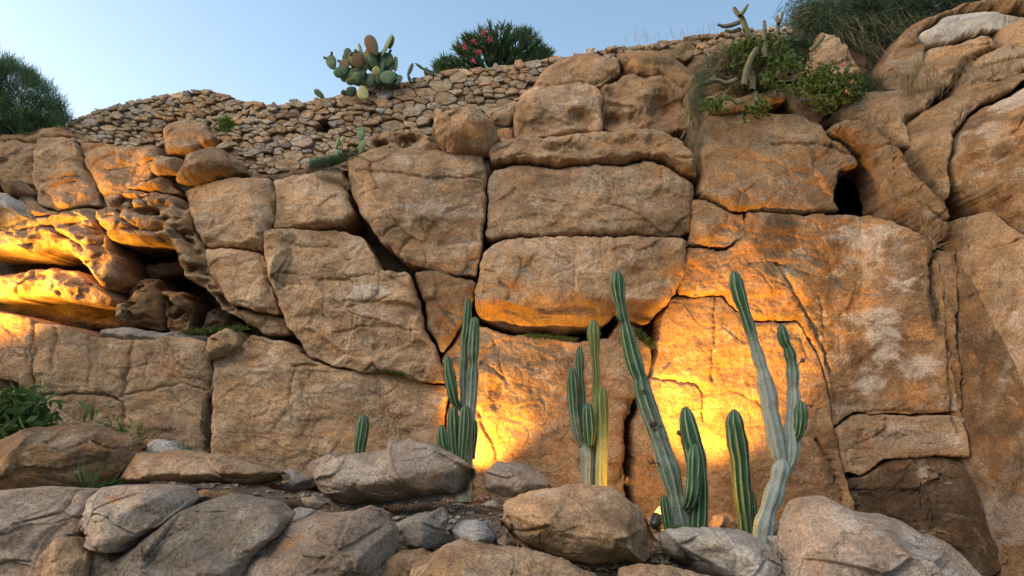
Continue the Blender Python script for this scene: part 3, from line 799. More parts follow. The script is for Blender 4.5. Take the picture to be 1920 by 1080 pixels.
block([(1772, 480), (1800, 520), (1850, 640), (1900, 760), (1940, 900), (1990, 1010), (1990, 1130), (1880, 1130), (1860, 1050), (1836, 930), (1806, 840), (1792, 760), (1782, 600)], 'brown', off=.2, T=.3, r=.3, rough=1.3, skirt=1.4)
block([(1750, 425), (1840, 400), (1895, 470), (1930, 520), (1990, 540), (1990, 1020), (1940, 900), (1898, 760), (1850, 640), (1800, 520), (1774, 480)], 'tan', off=.3, T=.3, r=.3, rough=1.3, skirt=1.6,
      ridge=[(1850, 520, -1, -.4, .5)])
block([(1642, 345), (1608, 302), (1534, 262), (1545, 242), (1600, 240), (1650, 290), (1700, 345), (1745, 400), (1755, 440), (1742, 468), (1700, 440), (1672, 420)], 'brown', off=.3, T=.24, r=.22, rough=1.3)
block([(1560, 240), (1556, 215), (1590, 190), (1700, 177), (1742, 188), (1722, 226), (1672, 246), (1700, 290), (1650, 286), (1604, 244)], 'tan', off=.18, T=.26, r=.28)
block([(1672, 250), (1730, 215), (1790, 180), (1870, 160), (1930, 150), (1800, 225), (1758, 272), (1744, 330), (1752, 400), (1720, 345), (1690, 295)], 'orange', off=.3, T=.26, r=.22)
block([(1756, 275), (1800, 230), (1920, 165), (1990, 130), (1990, 535), (1932, 515), (1898, 468), (1842, 398), (1770, 382), (1746, 335)], 'brown', off=.5, T=.34, r=.3, rough=1.6, skirt=1.8,
      ridge=[(1830, 245, -.5, -1, .9)])
# ---- top right, above the cliff
block([(1652, 150), (1668, 95), (1720, 42), (1800, 8), (1990, -40), (1990, 20), (1850, 24), (1768, 34), (1725, 68), (1740, 90), (1700, 180), (1664, 165)], 'brown', off=-.1, T=.24, r=.14, cf=.07, rough=1.5, frac=1.6, skirt=1.4)
block([(1722, 70), (1768, 32), (1850, 22), (1925, 34), (1900, 55), (1800, 76), (1742, 86)], 'white', 'smooth white quartz face', off=.0, T=.16, r=.14, cf=.07, rough=.7, frac=.8, skirt=1.2)
block([(1742, 90), (1800, 78), (1862, 62), (1870, 92), (1800, 130), (1780, 165), (1700, 180), (1720, 130)], 'orange', off=-.1, T=.24, r=.14, cf=.07, rough=1.5, frac=1.6)
block([(1865, 60), (1930, 30), (1990, 10), (1990, 140), (1920, 152), (1850, 160), (1800, 175), (1815, 120), (1872, 92)], 'tan', off=.12, T=.24, r=.14, cf=.07, rough=1.5, frac=1.6, skirt=1.4)
block([(1505, 130), (1520, 95), (1545, 48), (1572, 66), (1610, 120), (1640, 180), (1590, 192), (1556, 190), (1530, 164)], 'tan', off=-.2, T=.24, r=.14, cf=.07, rough=1.5, frac=1.6)
block([(1600, 70), (1640, 80), (1660, 130), (1650, 175), (1620, 150)], 'dark', off=-.5, T=.24, r=.14, cf=.07, rough=1.5, frac=1.6)
# ---- lower left ledge and lower wall
block([(-60, 582), (20, 588), (76, 600), (80, 640), (74, 700), (84, 742), (40, 716), (-60, 704)], 'orange', gap=.3, cf=.07, off=.17, T=.05, r=.05)
block([(404, 655), (408, 632), (435, 620), (458, 632), (462, 655), (440, 668), (406, 680)], 'orange', off=.26, T=.16, r=.12)
block([(838, 728), (830, 672), (862, 624), (888, 612), (960, 626), (1060, 640), (1140, 634), (1160, 600), (1218, 640), (1226, 700), (1218, 715), (1190, 750), (1177, 790), (1169, 880), (1180, 980), (1150, 1010), (900, 1000), (852, 950), (846, 870), (834, 800), (844, 745)],
      gap=.3, cf=.07, frac=.45, off=.02, T=.09, r=.07, rough=.9)
block([(1260, 558), (1338, 558), (1398, 606), (1488, 606), (1528, 690), (1552, 800), (1590, 960), (1560, 1060), (1230, 1060), (1196, 980), (1180, 900), (1186, 800), (1204, 745), (1222, 706), (1230, 640), (1244, 590)], 'orange', 'tall golden lit rock face behind the tallest cacti',
      gap=.2, cf=.06, frac=.5, rough=.8, off=.2, T=.05, r=.05)
block([(78, 606), (130, 614), (185, 630), (262, 640), (330, 630), (402, 640), (404, 730), (400, 850), (300, 860), (200, 850), (80, 825), (84, 738), (76, 690)], gap=.2, cf=.07, frac=.4, off=.17, T=.08, r=.1)
block([(404, 668), (440, 662), (480, 630), (545, 640), (585, 668), (640, 690), (740, 706), (838, 724), (842, 745), (830, 800), (846, 870), (800, 900), (572, 905), (460, 890), (404, 850)], gap=.3, cf=.07, frac=.4, off=.17, T=.07, r=.08)
block([(1281, 470), (1352, 474), (1388, 442), (1392, 405), (1500, 409), (1640, 410), (1742, 470), (1760, 560), (1768, 700), (1778, 776), (1592, 774), (1552, 800), (1530, 690), (1489, 605), (1400, 605), (1340, 557), (1262, 557), (1272, 500)], 'brown',
      gap=.3, cf=.07, frac=.45, off=.2, T=.07, r=.07, rough=.9)
# ---- the hollowed cave on the left
block([(-60, 436), (60, 420), (130, 405), (190, 398), (222, 470), (238, 530), (205, 545), (178, 500), (140, 472), (110, 470), (75, 484), (50, 476), (-60, 486)], 'orange', 'amber lit overhanging slab above the cave slot',
      taf=.07, off=.1, T=.3, r=.25, rough=1.5)
block([(184, 402), (235, 355), (290, 368), (352, 372), (378, 430), (402, 480), (408, 520), (440, 560), (472, 608), (430, 588), (392, 548), (358, 520), (345, 490), (335, 465), (290, 462), (225, 468)], 'orange',
      'arched overhanging rock roofing the cave', taf=.12, off=.12, T=.3, r=.2, rough=1.8)
block([(-60, 518), (50, 510), (100, 505), (150, 508), (190, 532), (210, 558), (196, 574), (150, 568), (100, 558), (-60, 566)], 'orange', 'amber lit tongue of rock between two dark slots', taf=.06, off=.0, T=.3, r=.22, rough=1.5)
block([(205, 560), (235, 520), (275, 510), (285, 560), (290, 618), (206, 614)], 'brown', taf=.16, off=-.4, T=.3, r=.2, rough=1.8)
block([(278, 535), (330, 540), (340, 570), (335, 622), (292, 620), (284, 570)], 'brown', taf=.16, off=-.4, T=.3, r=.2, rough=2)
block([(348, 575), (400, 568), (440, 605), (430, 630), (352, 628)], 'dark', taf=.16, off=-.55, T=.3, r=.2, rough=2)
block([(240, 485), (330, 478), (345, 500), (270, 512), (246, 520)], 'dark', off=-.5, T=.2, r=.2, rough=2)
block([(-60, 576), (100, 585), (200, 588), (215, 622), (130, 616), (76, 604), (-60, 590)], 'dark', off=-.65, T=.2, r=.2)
block([(195, 615), (300, 620), (440, 632), (400, 644), (262, 645), (190, 636)], 'greyrock', off=.0, T=.2, r=.12)
# ---- upper left
block([(78, 262), (150, 268), (160, 310), (182, 345), (200, 388), (130, 402), (85, 395), (72, 330)], 'orange', gap=.3, cf=.07, off=.14, T=.09, r=.07, rough=1.5)
block([(154, 272), (300, 278), (312, 315), (292, 345), (250, 362), (206, 392), (182, 345), (160, 308)], 'orange', gap=.3, cf=.07, off=.1, T=.09, r=.07, rough=1.4)
block([(-60, 262), (40, 262), (78, 270), (74, 330), (82, 350), (20, 345), (-60, 350)], 'orange', off=-.05, T=.2, r=.14, rough=1.8)
block([(60, 345), (85, 395), (130, 402), (200, 390), (190, 402), (130, 410), (60, 424), (40, 400)], off=.12, T=.2)
block([(300, 236), (345, 220), (390, 228), (410, 258), (396, 272), (350, 288), (312, 298)], 'tan', off=.0, T=.2, r=.2)
block([(-60, 250), (30, 246), (70, 236), (118, 232), (150, 262), (78, 268), (30, 262), (-60, 268)], 'orange', off=-.1, T=.2, rough=1.6)
block([(230, 360), (292, 345), (330, 340), (352, 372), (290, 370), (240, 356)], 'brown', off=.2, T=.16, r=.12, rough=1.6)
block([(438, 318), (520, 322), (640, 305), (640, 318), (580, 333), (516, 338), (440, 338)], 'brown', off=-.1, T=.14)

# ------------------------------------------------------------------ free boulders on the cliff and in the foreground
def boulder(poly, mat, label, Y, back=.5, cat='boulder', name='boulder', **k):
    SEED[0] += 1
    k.setdefault('seed', SEED[0]); k.setdefault('facets', 9); k.setdefault('cf', .1); k.setdefault('frac', 1.5); k.setdefault('rough', 1.15)
    o = rock(name, poly, M[mat], Y=Y, back=back, **k)
    return tag(o, label, cat)

boulder([(803, 245), (820, 215), (850, 202), (900, 198), (935, 235), (942, 268), (905, 293), (850, 290), (815, 265)], 'tan', 'rounded boulder perched on the cliff just below the stone wall', 10.35, T=.4, r=.4, back=.4,
        ridge=[(862, 240, -.3, 1, .7), (895, 240, 1, -.1, .8)])
boulder([(333, 345), (336, 318), (360, 284), (410, 275), (450, 296), (464, 326), (400, 338), (352, 350)], 'tan', 'tan boulder on the cliff top at the left end of the large blocks', 10.8, T=.25, r=.35)
boulder([(277, 318), (290, 300), (310, 294), (344, 296), (338, 330), (295, 333)], 'tan', 'small rounded boulder beside the larger boulder above the cave', 10.8, T=.26, r=.22, back=.3)
boulder([(-40, 365), (10, 358), (45, 378), (72, 405), (66, 432), (-40, 436)], 'greyrock', 'bluish grey boulder at the left edge above the cave', 10.7, T=.3, r=.3)
boulder([(2, 345), (25, 330), (45, 336), (66, 365), (40, 375), (10, 360)], 'brown', 'small pointed brown rock on the bluish grey boulder', 10.9, T=.2, r=.2, back=.3)

boulder([(-60, 850), (0, 830), (45, 800), (120, 792), (200, 798), (272, 832), (250, 870), (205, 915), (150, 935), (-60, 940)], 'brown', 'large dark brown boulder under the green leaves at left', 7.9, T=.6, r=.6, back=.6, tilt=.3,
        ridge=[(150, 830, .6, 1, .4)])
boulder([(256, 862), (264, 838), (292, 824), (322, 826), (352, 842), (350, 870)], 'white', 'pale whitish rock peeking out behind the flat slab', 8.5, T=.2, r=.2, back=.3)
boulder([(206, 925), (215, 892), (242, 868), (262, 880), (255, 925)], 'greyrock', 'narrow grey rock against the left end of the flat slab', 8.1, T=.15, r=.15, back=.2)
boulder([(236, 880), (262, 848), (330, 842), (405, 848), (480, 866), (520, 885), (532, 912), (470, 915), (380, 912), (300, 908), (240, 906)], 'tan', 'flat tan slab with a dark shadowed underside', 7.9, T=.5, r=.35, back=.5, tilt=.5,
        ridge=[(380, 882, .08, 1, 3.2)])
boulder([(500, 885), (540, 878), (588, 898), (592, 918), (545, 925), (505, 915)], 'greyrock', 'low flat grey rock at the right end of the tan slab', 8.3, T=.2, r=.2, back=.3)
boulder([(574, 872), (612, 850), (690, 845), (724, 845), (734, 826), (782, 823), (822, 835), (880, 868), (894, 895), (872, 930), (800, 945), (720, 956), (645, 960), (604, 932), (590, 900)], 'pink',
        'long grey pink boulder left of the first glowing spotlight', 8.0, T=.5, r=.4, back=.6, tilt=.35, ridge=[(700, 895, .1, 1, 1.0), (800, 880, .25, 1, .7)], corner=1)
boulder([(904, 885), (932, 864), (980, 866), (1020, 885), (1050, 912), (1000, 935), (935, 935), (908, 912)], 'pink', 'medium oval boulder right of the first glowing spotlight', 8.35, T=.3, r=.3, back=.35, tilt=.3)
boulder([(936, 985), (945, 945), (1000, 918), (1080, 907), (1150, 914), (1192, 942), (1225, 985), (1244, 1022), (1225, 1055), (1160, 1078), (1060, 1066), (965, 1030)], 'tan', 'big rounded brown boulder in front of the cactus group', 6.7, T=.55, r=.5, back=.6, tilt=.45, corner=1,
        ridge=[(1080, 955, -.05, 1, .8), (1000, 960, -1, .1, .6)])
boulder([(-60, 925), (0, 920), (80, 914), (160, 918), (172, 960), (150, 1030), (155, 1130), (-60, 1130)], 'pink', 'weathered rock with a dark grey patch at the lower left corner', 5.9, T=.32, r=.16, back=.6, gap=.2, wob=.6, tilt=.4)
boulder([(146, 1000), (160, 950), (166, 918), (245, 906), (318, 918), (345, 945), (310, 985), (268, 1012), (235, 1040), (180, 1020)], 'pink', 'grey brown rock with orange lichen patches', 5.8, T=.35, r=.16, back=.5, gap=.2, wob=.6, tilt=.45, rough=1.2)
boulder([(150, 1130), (146, 1008), (205, 1012), (236, 1042), (270, 1014), (345, 955), (420, 930), (500, 945), (534, 972), (520, 1010), (470, 1050), (455, 1130)], 'greybrown', 'broad dark brown rock beside the orange lichen rock', 5.8, T=.32, r=.16, back=.6, gap=.2, wob=.6, tilt=.45)
boulder([(78, 1130), (78, 1035), (100, 1012), (140, 1008), (160, 1040), (152, 1130)], 'tan', 'small upright tan rock at the bottom left', 5.5, T=.2, r=.16, back=.3)
boulder([(368, 935), (372, 922), (430, 918), (468, 928), (470, 948), (420, 946)], 'brown', 'small pitted brown stone in the shade under the flat slab', 7.0, T=.14, r=.16, back=.2)
boulder([(452, 1130), (458, 1040), (500, 1000), (560, 975), (620, 960), (700, 952), (748, 1000), (742, 1060), (720, 1130)], 'pink', 'big pinkish brown rock at the bottom left of centre', 5.9, T=.5, r=.4, back=.6, tilt=.5, ridge=[(640, 1010, .8, 1, .5)])
boulder([(736, 990), (770, 965), (828, 947), (844, 972), (832, 1015), (800, 1028), (770, 1027), (738, 1012)], 'greyrock', 'pale grey angular rock beside the dark stone', 6.7, T=.3, r=.14, back=.3, tilt=.3, corner=1, facets=5)
boulder([(838, 995), (868, 974), (912, 978), (934, 1004), (918, 1028), (860, 1026)], 'slate', 'dark grey stone with white veins', 6.8, T=.22, r=.16, back=.25, tilt=.3)
boulder([(690, 1130), (700, 1060), (740, 1035), (790, 1030), (830, 1040), (800, 1130)], 'brown', 'low brown rock under the pale grey angular rock', 5.9, T=.2, r=.2, back=.3)
boulder([(750, 1130), (775, 1055), (850, 1014), (950, 1024), (1050, 1046), (1125, 1085), (1130, 1130)], 'tan', 'layered tan rock at the bottom centre', 5.6, T=.35, r=.3, back=.5, tilt=.5, rough=1.4)
boulder([(1150, 1130), (1160, 1075), (1200, 1060), (1270, 1062), (1350, 1084), (1380, 1130)], 'tan', 'flat rock cut by the bottom edge below the oblong boulder', 5.6, T=.25, r=.25, back=.4, tilt=.4)
boulder([(1238, 1028), (1240, 1000), (1262, 990), (1290, 1010), (1310, 1050), (1280, 1055), (1250, 1045)], 'greyrock', 'small rough stone wedged between two boulders', 6.9, T=.16, r=.14, back=.2)
boulder([(1250, 998), (1290, 986), (1350, 992), (1410, 1002), (1450, 1028), (1488, 1072), (1500, 1130), (1400, 1130), (1330, 1060), (1285, 1030)], 'greyrock', 'oblong grey brown boulder leaning to the right', 6.3, T=.35, r=.2, back=.45, tilt=.5, corner=1, ridge=[(1370, 1030, -.35, 1, .9)])
boulder([(1480, 1130), (1474, 1045), (1488, 990), (1510, 938), (1552, 932), (1620, 965), (1680, 974), (1760, 1008), (1830, 1062), (1890, 1130)], 'pink', 'large pinkish boulder at the bottom right', 6.1, T=.5, r=.35, back=.7, tilt=.5, corner=1, ridge=[(1550, 990, -1, .15, .35), (1640, 1010, .3, -1, .5)])
boulder([(1330, 990), (1340, 968), (1372, 962), (1400, 980), (1395, 1000), (1350, 1005)], 'orange', 'small orange lit stone behind the young cactus', 9.0, T=.12, r=.12, back=.2)
boulder([(1440, 1010), (1470, 1005), (1500, 1030), (1490, 1060), (1450, 1045)], 'greyrock', 'small grey stone left of the large pinkish boulder', 6.8, T=.14, r=.12, back=.2)
boulder([(505, 1000), (520, 985), (548, 990), (556, 1008), (530, 1014)], 'greyrock', 'small pale stone in front of the flat grey stone', 6.5, T=.08, r=.08, back=.12)
boulder([(560, 935), (590, 930), (612, 944), (604, 958), (572, 956)], 'pink', 'small pinkish stone beside the left end of the long grey pink boulder', 7.6, T=.08, r=.08, back=.12)
boulder([(905, 940), (925, 936), (940, 946), (932, 956), (910, 954)], 'greyrock', 'little pale stone on the dirt under the oval boulder', 7.6, T=.06, r=.06, back=.1)
boulder([(1040, 920), (1062, 905), (1085, 912), (1080, 930)], 'tan', 'small tan stone peeping over the big rounded brown boulder', 7.8, T=.1, r=.08, back=.12)
boulder([(530, 960), (560, 950), (600, 962), (590, 985), (545, 985)], 'greyrock', 'flat grey stone lying on the dirt', 7.0, T=.12, r=.12, back=.2)
boulder([(650, 955), (690, 948), (730, 962), (740, 985), (690, 985)], 'brown', 'brown stone tucked behind the big pinkish brown rock', 6.9, T=.12, r=.12, back=.2)

boulder([(700, 1010), (722, 1000), (742, 1012), (738, 1030), (710, 1032)], 'greyrock', 'small grey stone left of the pale grey angular rock', 6.3, T=.08, r=.08, back=.12)
boulder([(930, 1012), (945, 1000), (962, 1012), (955, 1028), (936, 1026)], 'pink', 'small stone between the dark grey stone and the big rounded boulder', 6.6, T=.06, r=.06, back=.1)
# pebbles on the dirt: too many and too small to tell apart
rs = np.random.RandomState(5)
acc = Acc()
tA = np.array([[-1, 0, 0], [1, 0, 0], [0, -1, 0], [0, 1, 0], [0, 0, 1], [0, 0, -0.6], [.6, .6, .5], [-.6, .6, .4], [.6, -.6, .4], [-.6, -.6, .5]], float)
tF = np.array([[1, 6, 4], [6, 3, 4], [3, 7, 4], [7, 0, 4], [0, 9, 4], [9, 2, 4], [2, 8, 4], [8, 1, 4], [1, 5, 6], [6, 5, 3], [3, 5, 7], [7, 5, 0], [0, 5, 9], [9, 5, 2], [2, 5, 8], [8, 5, 1]])
for i in range(5200):
    x = rs.uniform(-4.6, 3.6); y = rs.uniform(5.6, 9.7)
    s = 0.007 + 0.05 * rs.rand() ** 6
    V = tA * s * (0.7 + 0.6 * rs.rand(10, 1)) * np.array([rs.uniform(.8, 1.5), rs.uniform(.8, 1.3), rs.uniform(.5, .9)])
    a = rs.uniform(0, 6.28); c_, s_ = math.cos(a), math.sin(a)
    V = np.stack([V[:, 0] * c_ - V[:, 1] * s_, V[:, 0] * s_ + V[:, 1] * c_, V[:, 2]], -1)
    z = float(gz(np.array([x]), np.array([y]))[0]) + s * 0.2
    acc.add(V + np.array([x, y, z]), tF)
tag(acc.link('pebbles', M['greyrock'], smooth_shade=False), 'loose pebbles scattered over the dirt between the boulders', 'pebbles', kind='stuff')

rs = np.random.RandomState(15)
acc = Acc()
for i in range(5000):
    x = rs.uniform(-4.6, 3.4); y = rs.uniform(6.4, 9.7)
    if perlin(np.array([[x * 1.4, y * 1.4, 0]]), 55)[0] < -.05: continue
    z = float(gz(np.array([x]), np.array([y]))[0]) + rs.uniform(.002, .015)
    a = rs.uniform(0, 6.28); L = rs.uniform(.012, .045); w = L * rs.uniform(.12, .4)
    d = np.array([math.cos(a), math.sin(a), rs.uniform(-.3, .3)]) * L; s = np.array([-math.sin(a), math.cos(a), rs.uniform(-.4, .4)]) * w
    c = np.array([x, y, z]); acc.add(np.array([c - d, c - s, c + d, c + s]), np.array([[0, 1, 2, 3]]))
tag(acc.link('leaf_litter', M['drygrass'], smooth_shade=False), 'dry leaf litter and straw lying on the dirt', 'litter', kind='stuff')

# ------------------------------------------------------------------ the dry stone wall
WALLPOLY = [(100, 246)] + [(x, y) for x, y in TOP if 110 <= x <= 1500] + [(1500, 100), (1420, 130), (1300, 120), (1160, 112), (1060, 130), (1005, 170), (985, 205), (950, 230), (900, 215), (820, 225), (800, 262), (690, 275),
                  (655, 300), (640, 325), (520, 336), (440, 336), (450, 300), (400, 262), (330, 262), (300, 290), (150, 276), (110, 268)]
def Yw(px, py): return Yb(px, py) + 0.12
def clip_half(poly, nx, ny, c):
    out = []
    n = len(poly)
    for i in range(n):
        a, b = poly[i], poly[(i + 1) % n]
        da = a[0] * nx + a[1] * ny - c; db = b[0] * nx + b[1] * ny - c
        if da <= 0: out.append(a)
        if (da < 0 < db) or (db < 0 < da):
            t = da / (da - db); out.append((a[0] + t * (b[0] - a[0]), a[1] + t * (b[1] - a[1])))
    return out
rs = np.random.RandomState(11)
seeds = []
wp = np.array(WALLPOLY, float)
for x in np.arange(90, 1510, 1.0): pass
tries = rs.uniform([95, 50], [1510, 345], (60000, 2))
okm = inside(tries[:, 0], tries[:, 1], wp); tries = tries[okm]
below = tries[:, 1] - topline(tries[:, 0])
for (x, y), bl in zip(tries, below):
    if bl < 4: continue
    sx = (19 if x < 480 else 25) * (0.42 + 1.5 * rs.rand() ** 1.8)
    if bl < 14: sx *= .8
    sy = sx * rs.uniform(0.36, 0.62)
    ok = True
    for (u, v, ux, uy) in seeds:
        if ((x - u) / ((sx + ux) / 2)) ** 2 + ((y - v) / ((sy + uy) / 2)) ** 2 < 1:
            ok = False; break
    if ok: seeds.append((x, y, sx, sy))
SD = np.array(seeds)
wall_o = P(700, 300, 11.2)
wall = empty('dry_stone_wall', [float(v) for v in wall_o], 'old dry stone wall of tan field stones running along the cliff top', 'wall')
stones = []
AN = 2.1
for i, (x, y, sx, sy) in enumerate(seeds):
    poly = [(x - 60, y - 34), (x + 60, y - 34), (x + 60, y + 34), (x - 60, y + 34)]
    near = SD[np.abs(SD[:, 0] - x) < 100]
    for (u, v, ux, uy) in near:
        if u == x and v == y: continue
        dx, dy = (u - x), (v - y) * AN * AN
        mx = (u * u - x * x + AN * AN * (v * v - y * y)) / 2 - (ux * ux - sx * sx) * 0.10
        poly = clip_half(poly, dx, dy, mx)
        if len(poly) < 3: break
    if len(poly) < 3: continue
    sl = (topline(x + 15) - topline(x - 15)) / 30.0
    poly = clip_half(poly, sl, -1.0, sl * x - float(topline(x)) + rs.uniform(-1.5, 1.5))
    if len(poly) < 3: continue
    tx = np.array([p[0] for p in poly]); ty = np.array([p[1] for p in poly])
    poly = np.stack([tx, ty], -1)
    c = poly.mean(0)
    ar = 0.5 * abs(np.dot(poly[:, 0], np.roll(poly[:, 1], 1)) - np.dot(poly[:, 1], np.roll(poly[:, 0], 1)))
    if ar < 25 or not inside(c[:1], c[1:], wp)[0]: continue
    stones.append((ar, c, poly))
stones.sort(key=lambda s: -s[0])
# the square drain hole in the wall is left open
stones = [s for s in stones if not (abs(s[1][0] - 604) < 14 and abs(s[1][1] - 238) < 13)]
extra = Acc()
smats = [M['wallstone'], M['wallstone'], M['tan'], M['tan'], M['brown'], M['greybrown'], M['wallstone'], M['pink'], M['orange'], M['greyrock']]
for k, (ar, c, poly) in enumerate(stones):
    q = chaikin(poly, 1, True, .1)
    per = np.linalg.norm(q - c, axis=1)
    g = 0.4 / np.maximum(per, 4)
    q = c + (q - c) * (1 - g)[:, None]
    q = q + rs.uniform(-.9, .9, q.shape)
    n = len(q)
    Yc = float(Yw(c[0], c[1])); pr = rs.uniform(-.05, .09)
    tiltx, tilty = rs.uniform(-.25, .25), rs.uniform(-.2, .3)
    rings = []
    for sc, dp in ((1.0, .28), (1.0, .03), (.92, .0), (.6, -.012)):
        pp = c + (q - c) * sc
        yy = float(Yc) + (Yw(pp[:, 0], pp[:, 1]) - Yc)
        W3 = P(pp[:, 0], pp[:, 1], yy)
        rel = (pp - c) * (Yc / F_PX)
        W3[:, 1] += dp - pr + rel[:, 0] * tiltx + rel[:, 1] * tilty + (rs.uniform(-.012, .012, n) if dp < .2 else 0)
        rings.append(W3)
    cen = P(c[0], c[1], Yc); cen[1] += -.02 - pr
    V = np.vstack(rings + [cen[None]])
    i0 = np.arange(n); i1 = (i0 + 1) % n
    Fq = np.vstack([np.stack([r * n + i0, r * n + i1, (r + 1) * n + i1, (r + 1) * n + i0], -1) for r in range(3)])
    Ft = np.stack([3 * n + i0, 3 * n + i1, np.full(n, 4 * n)], -1)
    if k < 300:
        link('stone', V, [Fq, Ft], smats[rs.randint(len(smats))], wall, False)
    else:
        extra.add(V, Fq); extra.F.setdefault(3, []).append(Ft + extra.n - len(V))
if extra.n:
    tag(extra.link('small_stone', M['wallstone'], wall, smooth_shade=False), kind='stuff')
# rubble core behind the face stones
us = np.arange(90, 1510, 6.0)
lowx = [90, 300, 440, 640, 700, 820, 960, 1060, 1500]; lowy = [300, 300, 350, 345, 300, 290, 260, 190, 150]
U, W = np.meshgrid(us, np.linspace(0, 1, 30))
yt = topline(U) + 5; yl = np.interp(U, lowx, lowy)
PX, PY = U.ravel(), (yt + (yl - yt) * W).ravel()
Vf = P(PX, PY, Yw(PX, PY) + 0.10 + 0.5 * np.exp(-(((PX - 604) / 14) ** 2 + ((PY - 238) / 13) ** 2) ** 2))
Vf[:, 1] += 0.03 * perlin(Vf * 7, 61)
idx = np.arange(U.size).reshape(U.shape)
Ff = np.stack([idx[:-1, :-1].ravel(), idx[1:, :-1].ravel(), idx[1:, 1:].ravel(), idx[:-1, 1:].ravel()], -1)
nf = len(us); tb = Vf[:nf].copy(); tb[:, 1] += .6; tbl = tb.copy(); tbl[:, 2] -= 1.2
Vf2 = np.vstack([Vf, tb, tbl]); n0 = len(Vf); a = np.arange(nf - 1)
Ff = np.vstack([Ff, np.stack([a, a + 1, n0 + a + 1, n0 + a], -1), np.stack([n0 + a, n0 + a + 1, n0 + nf + a + 1, n0 + nf + a], -1)])
link('rubble_core', Vf2, Ff, M['core'], wall)
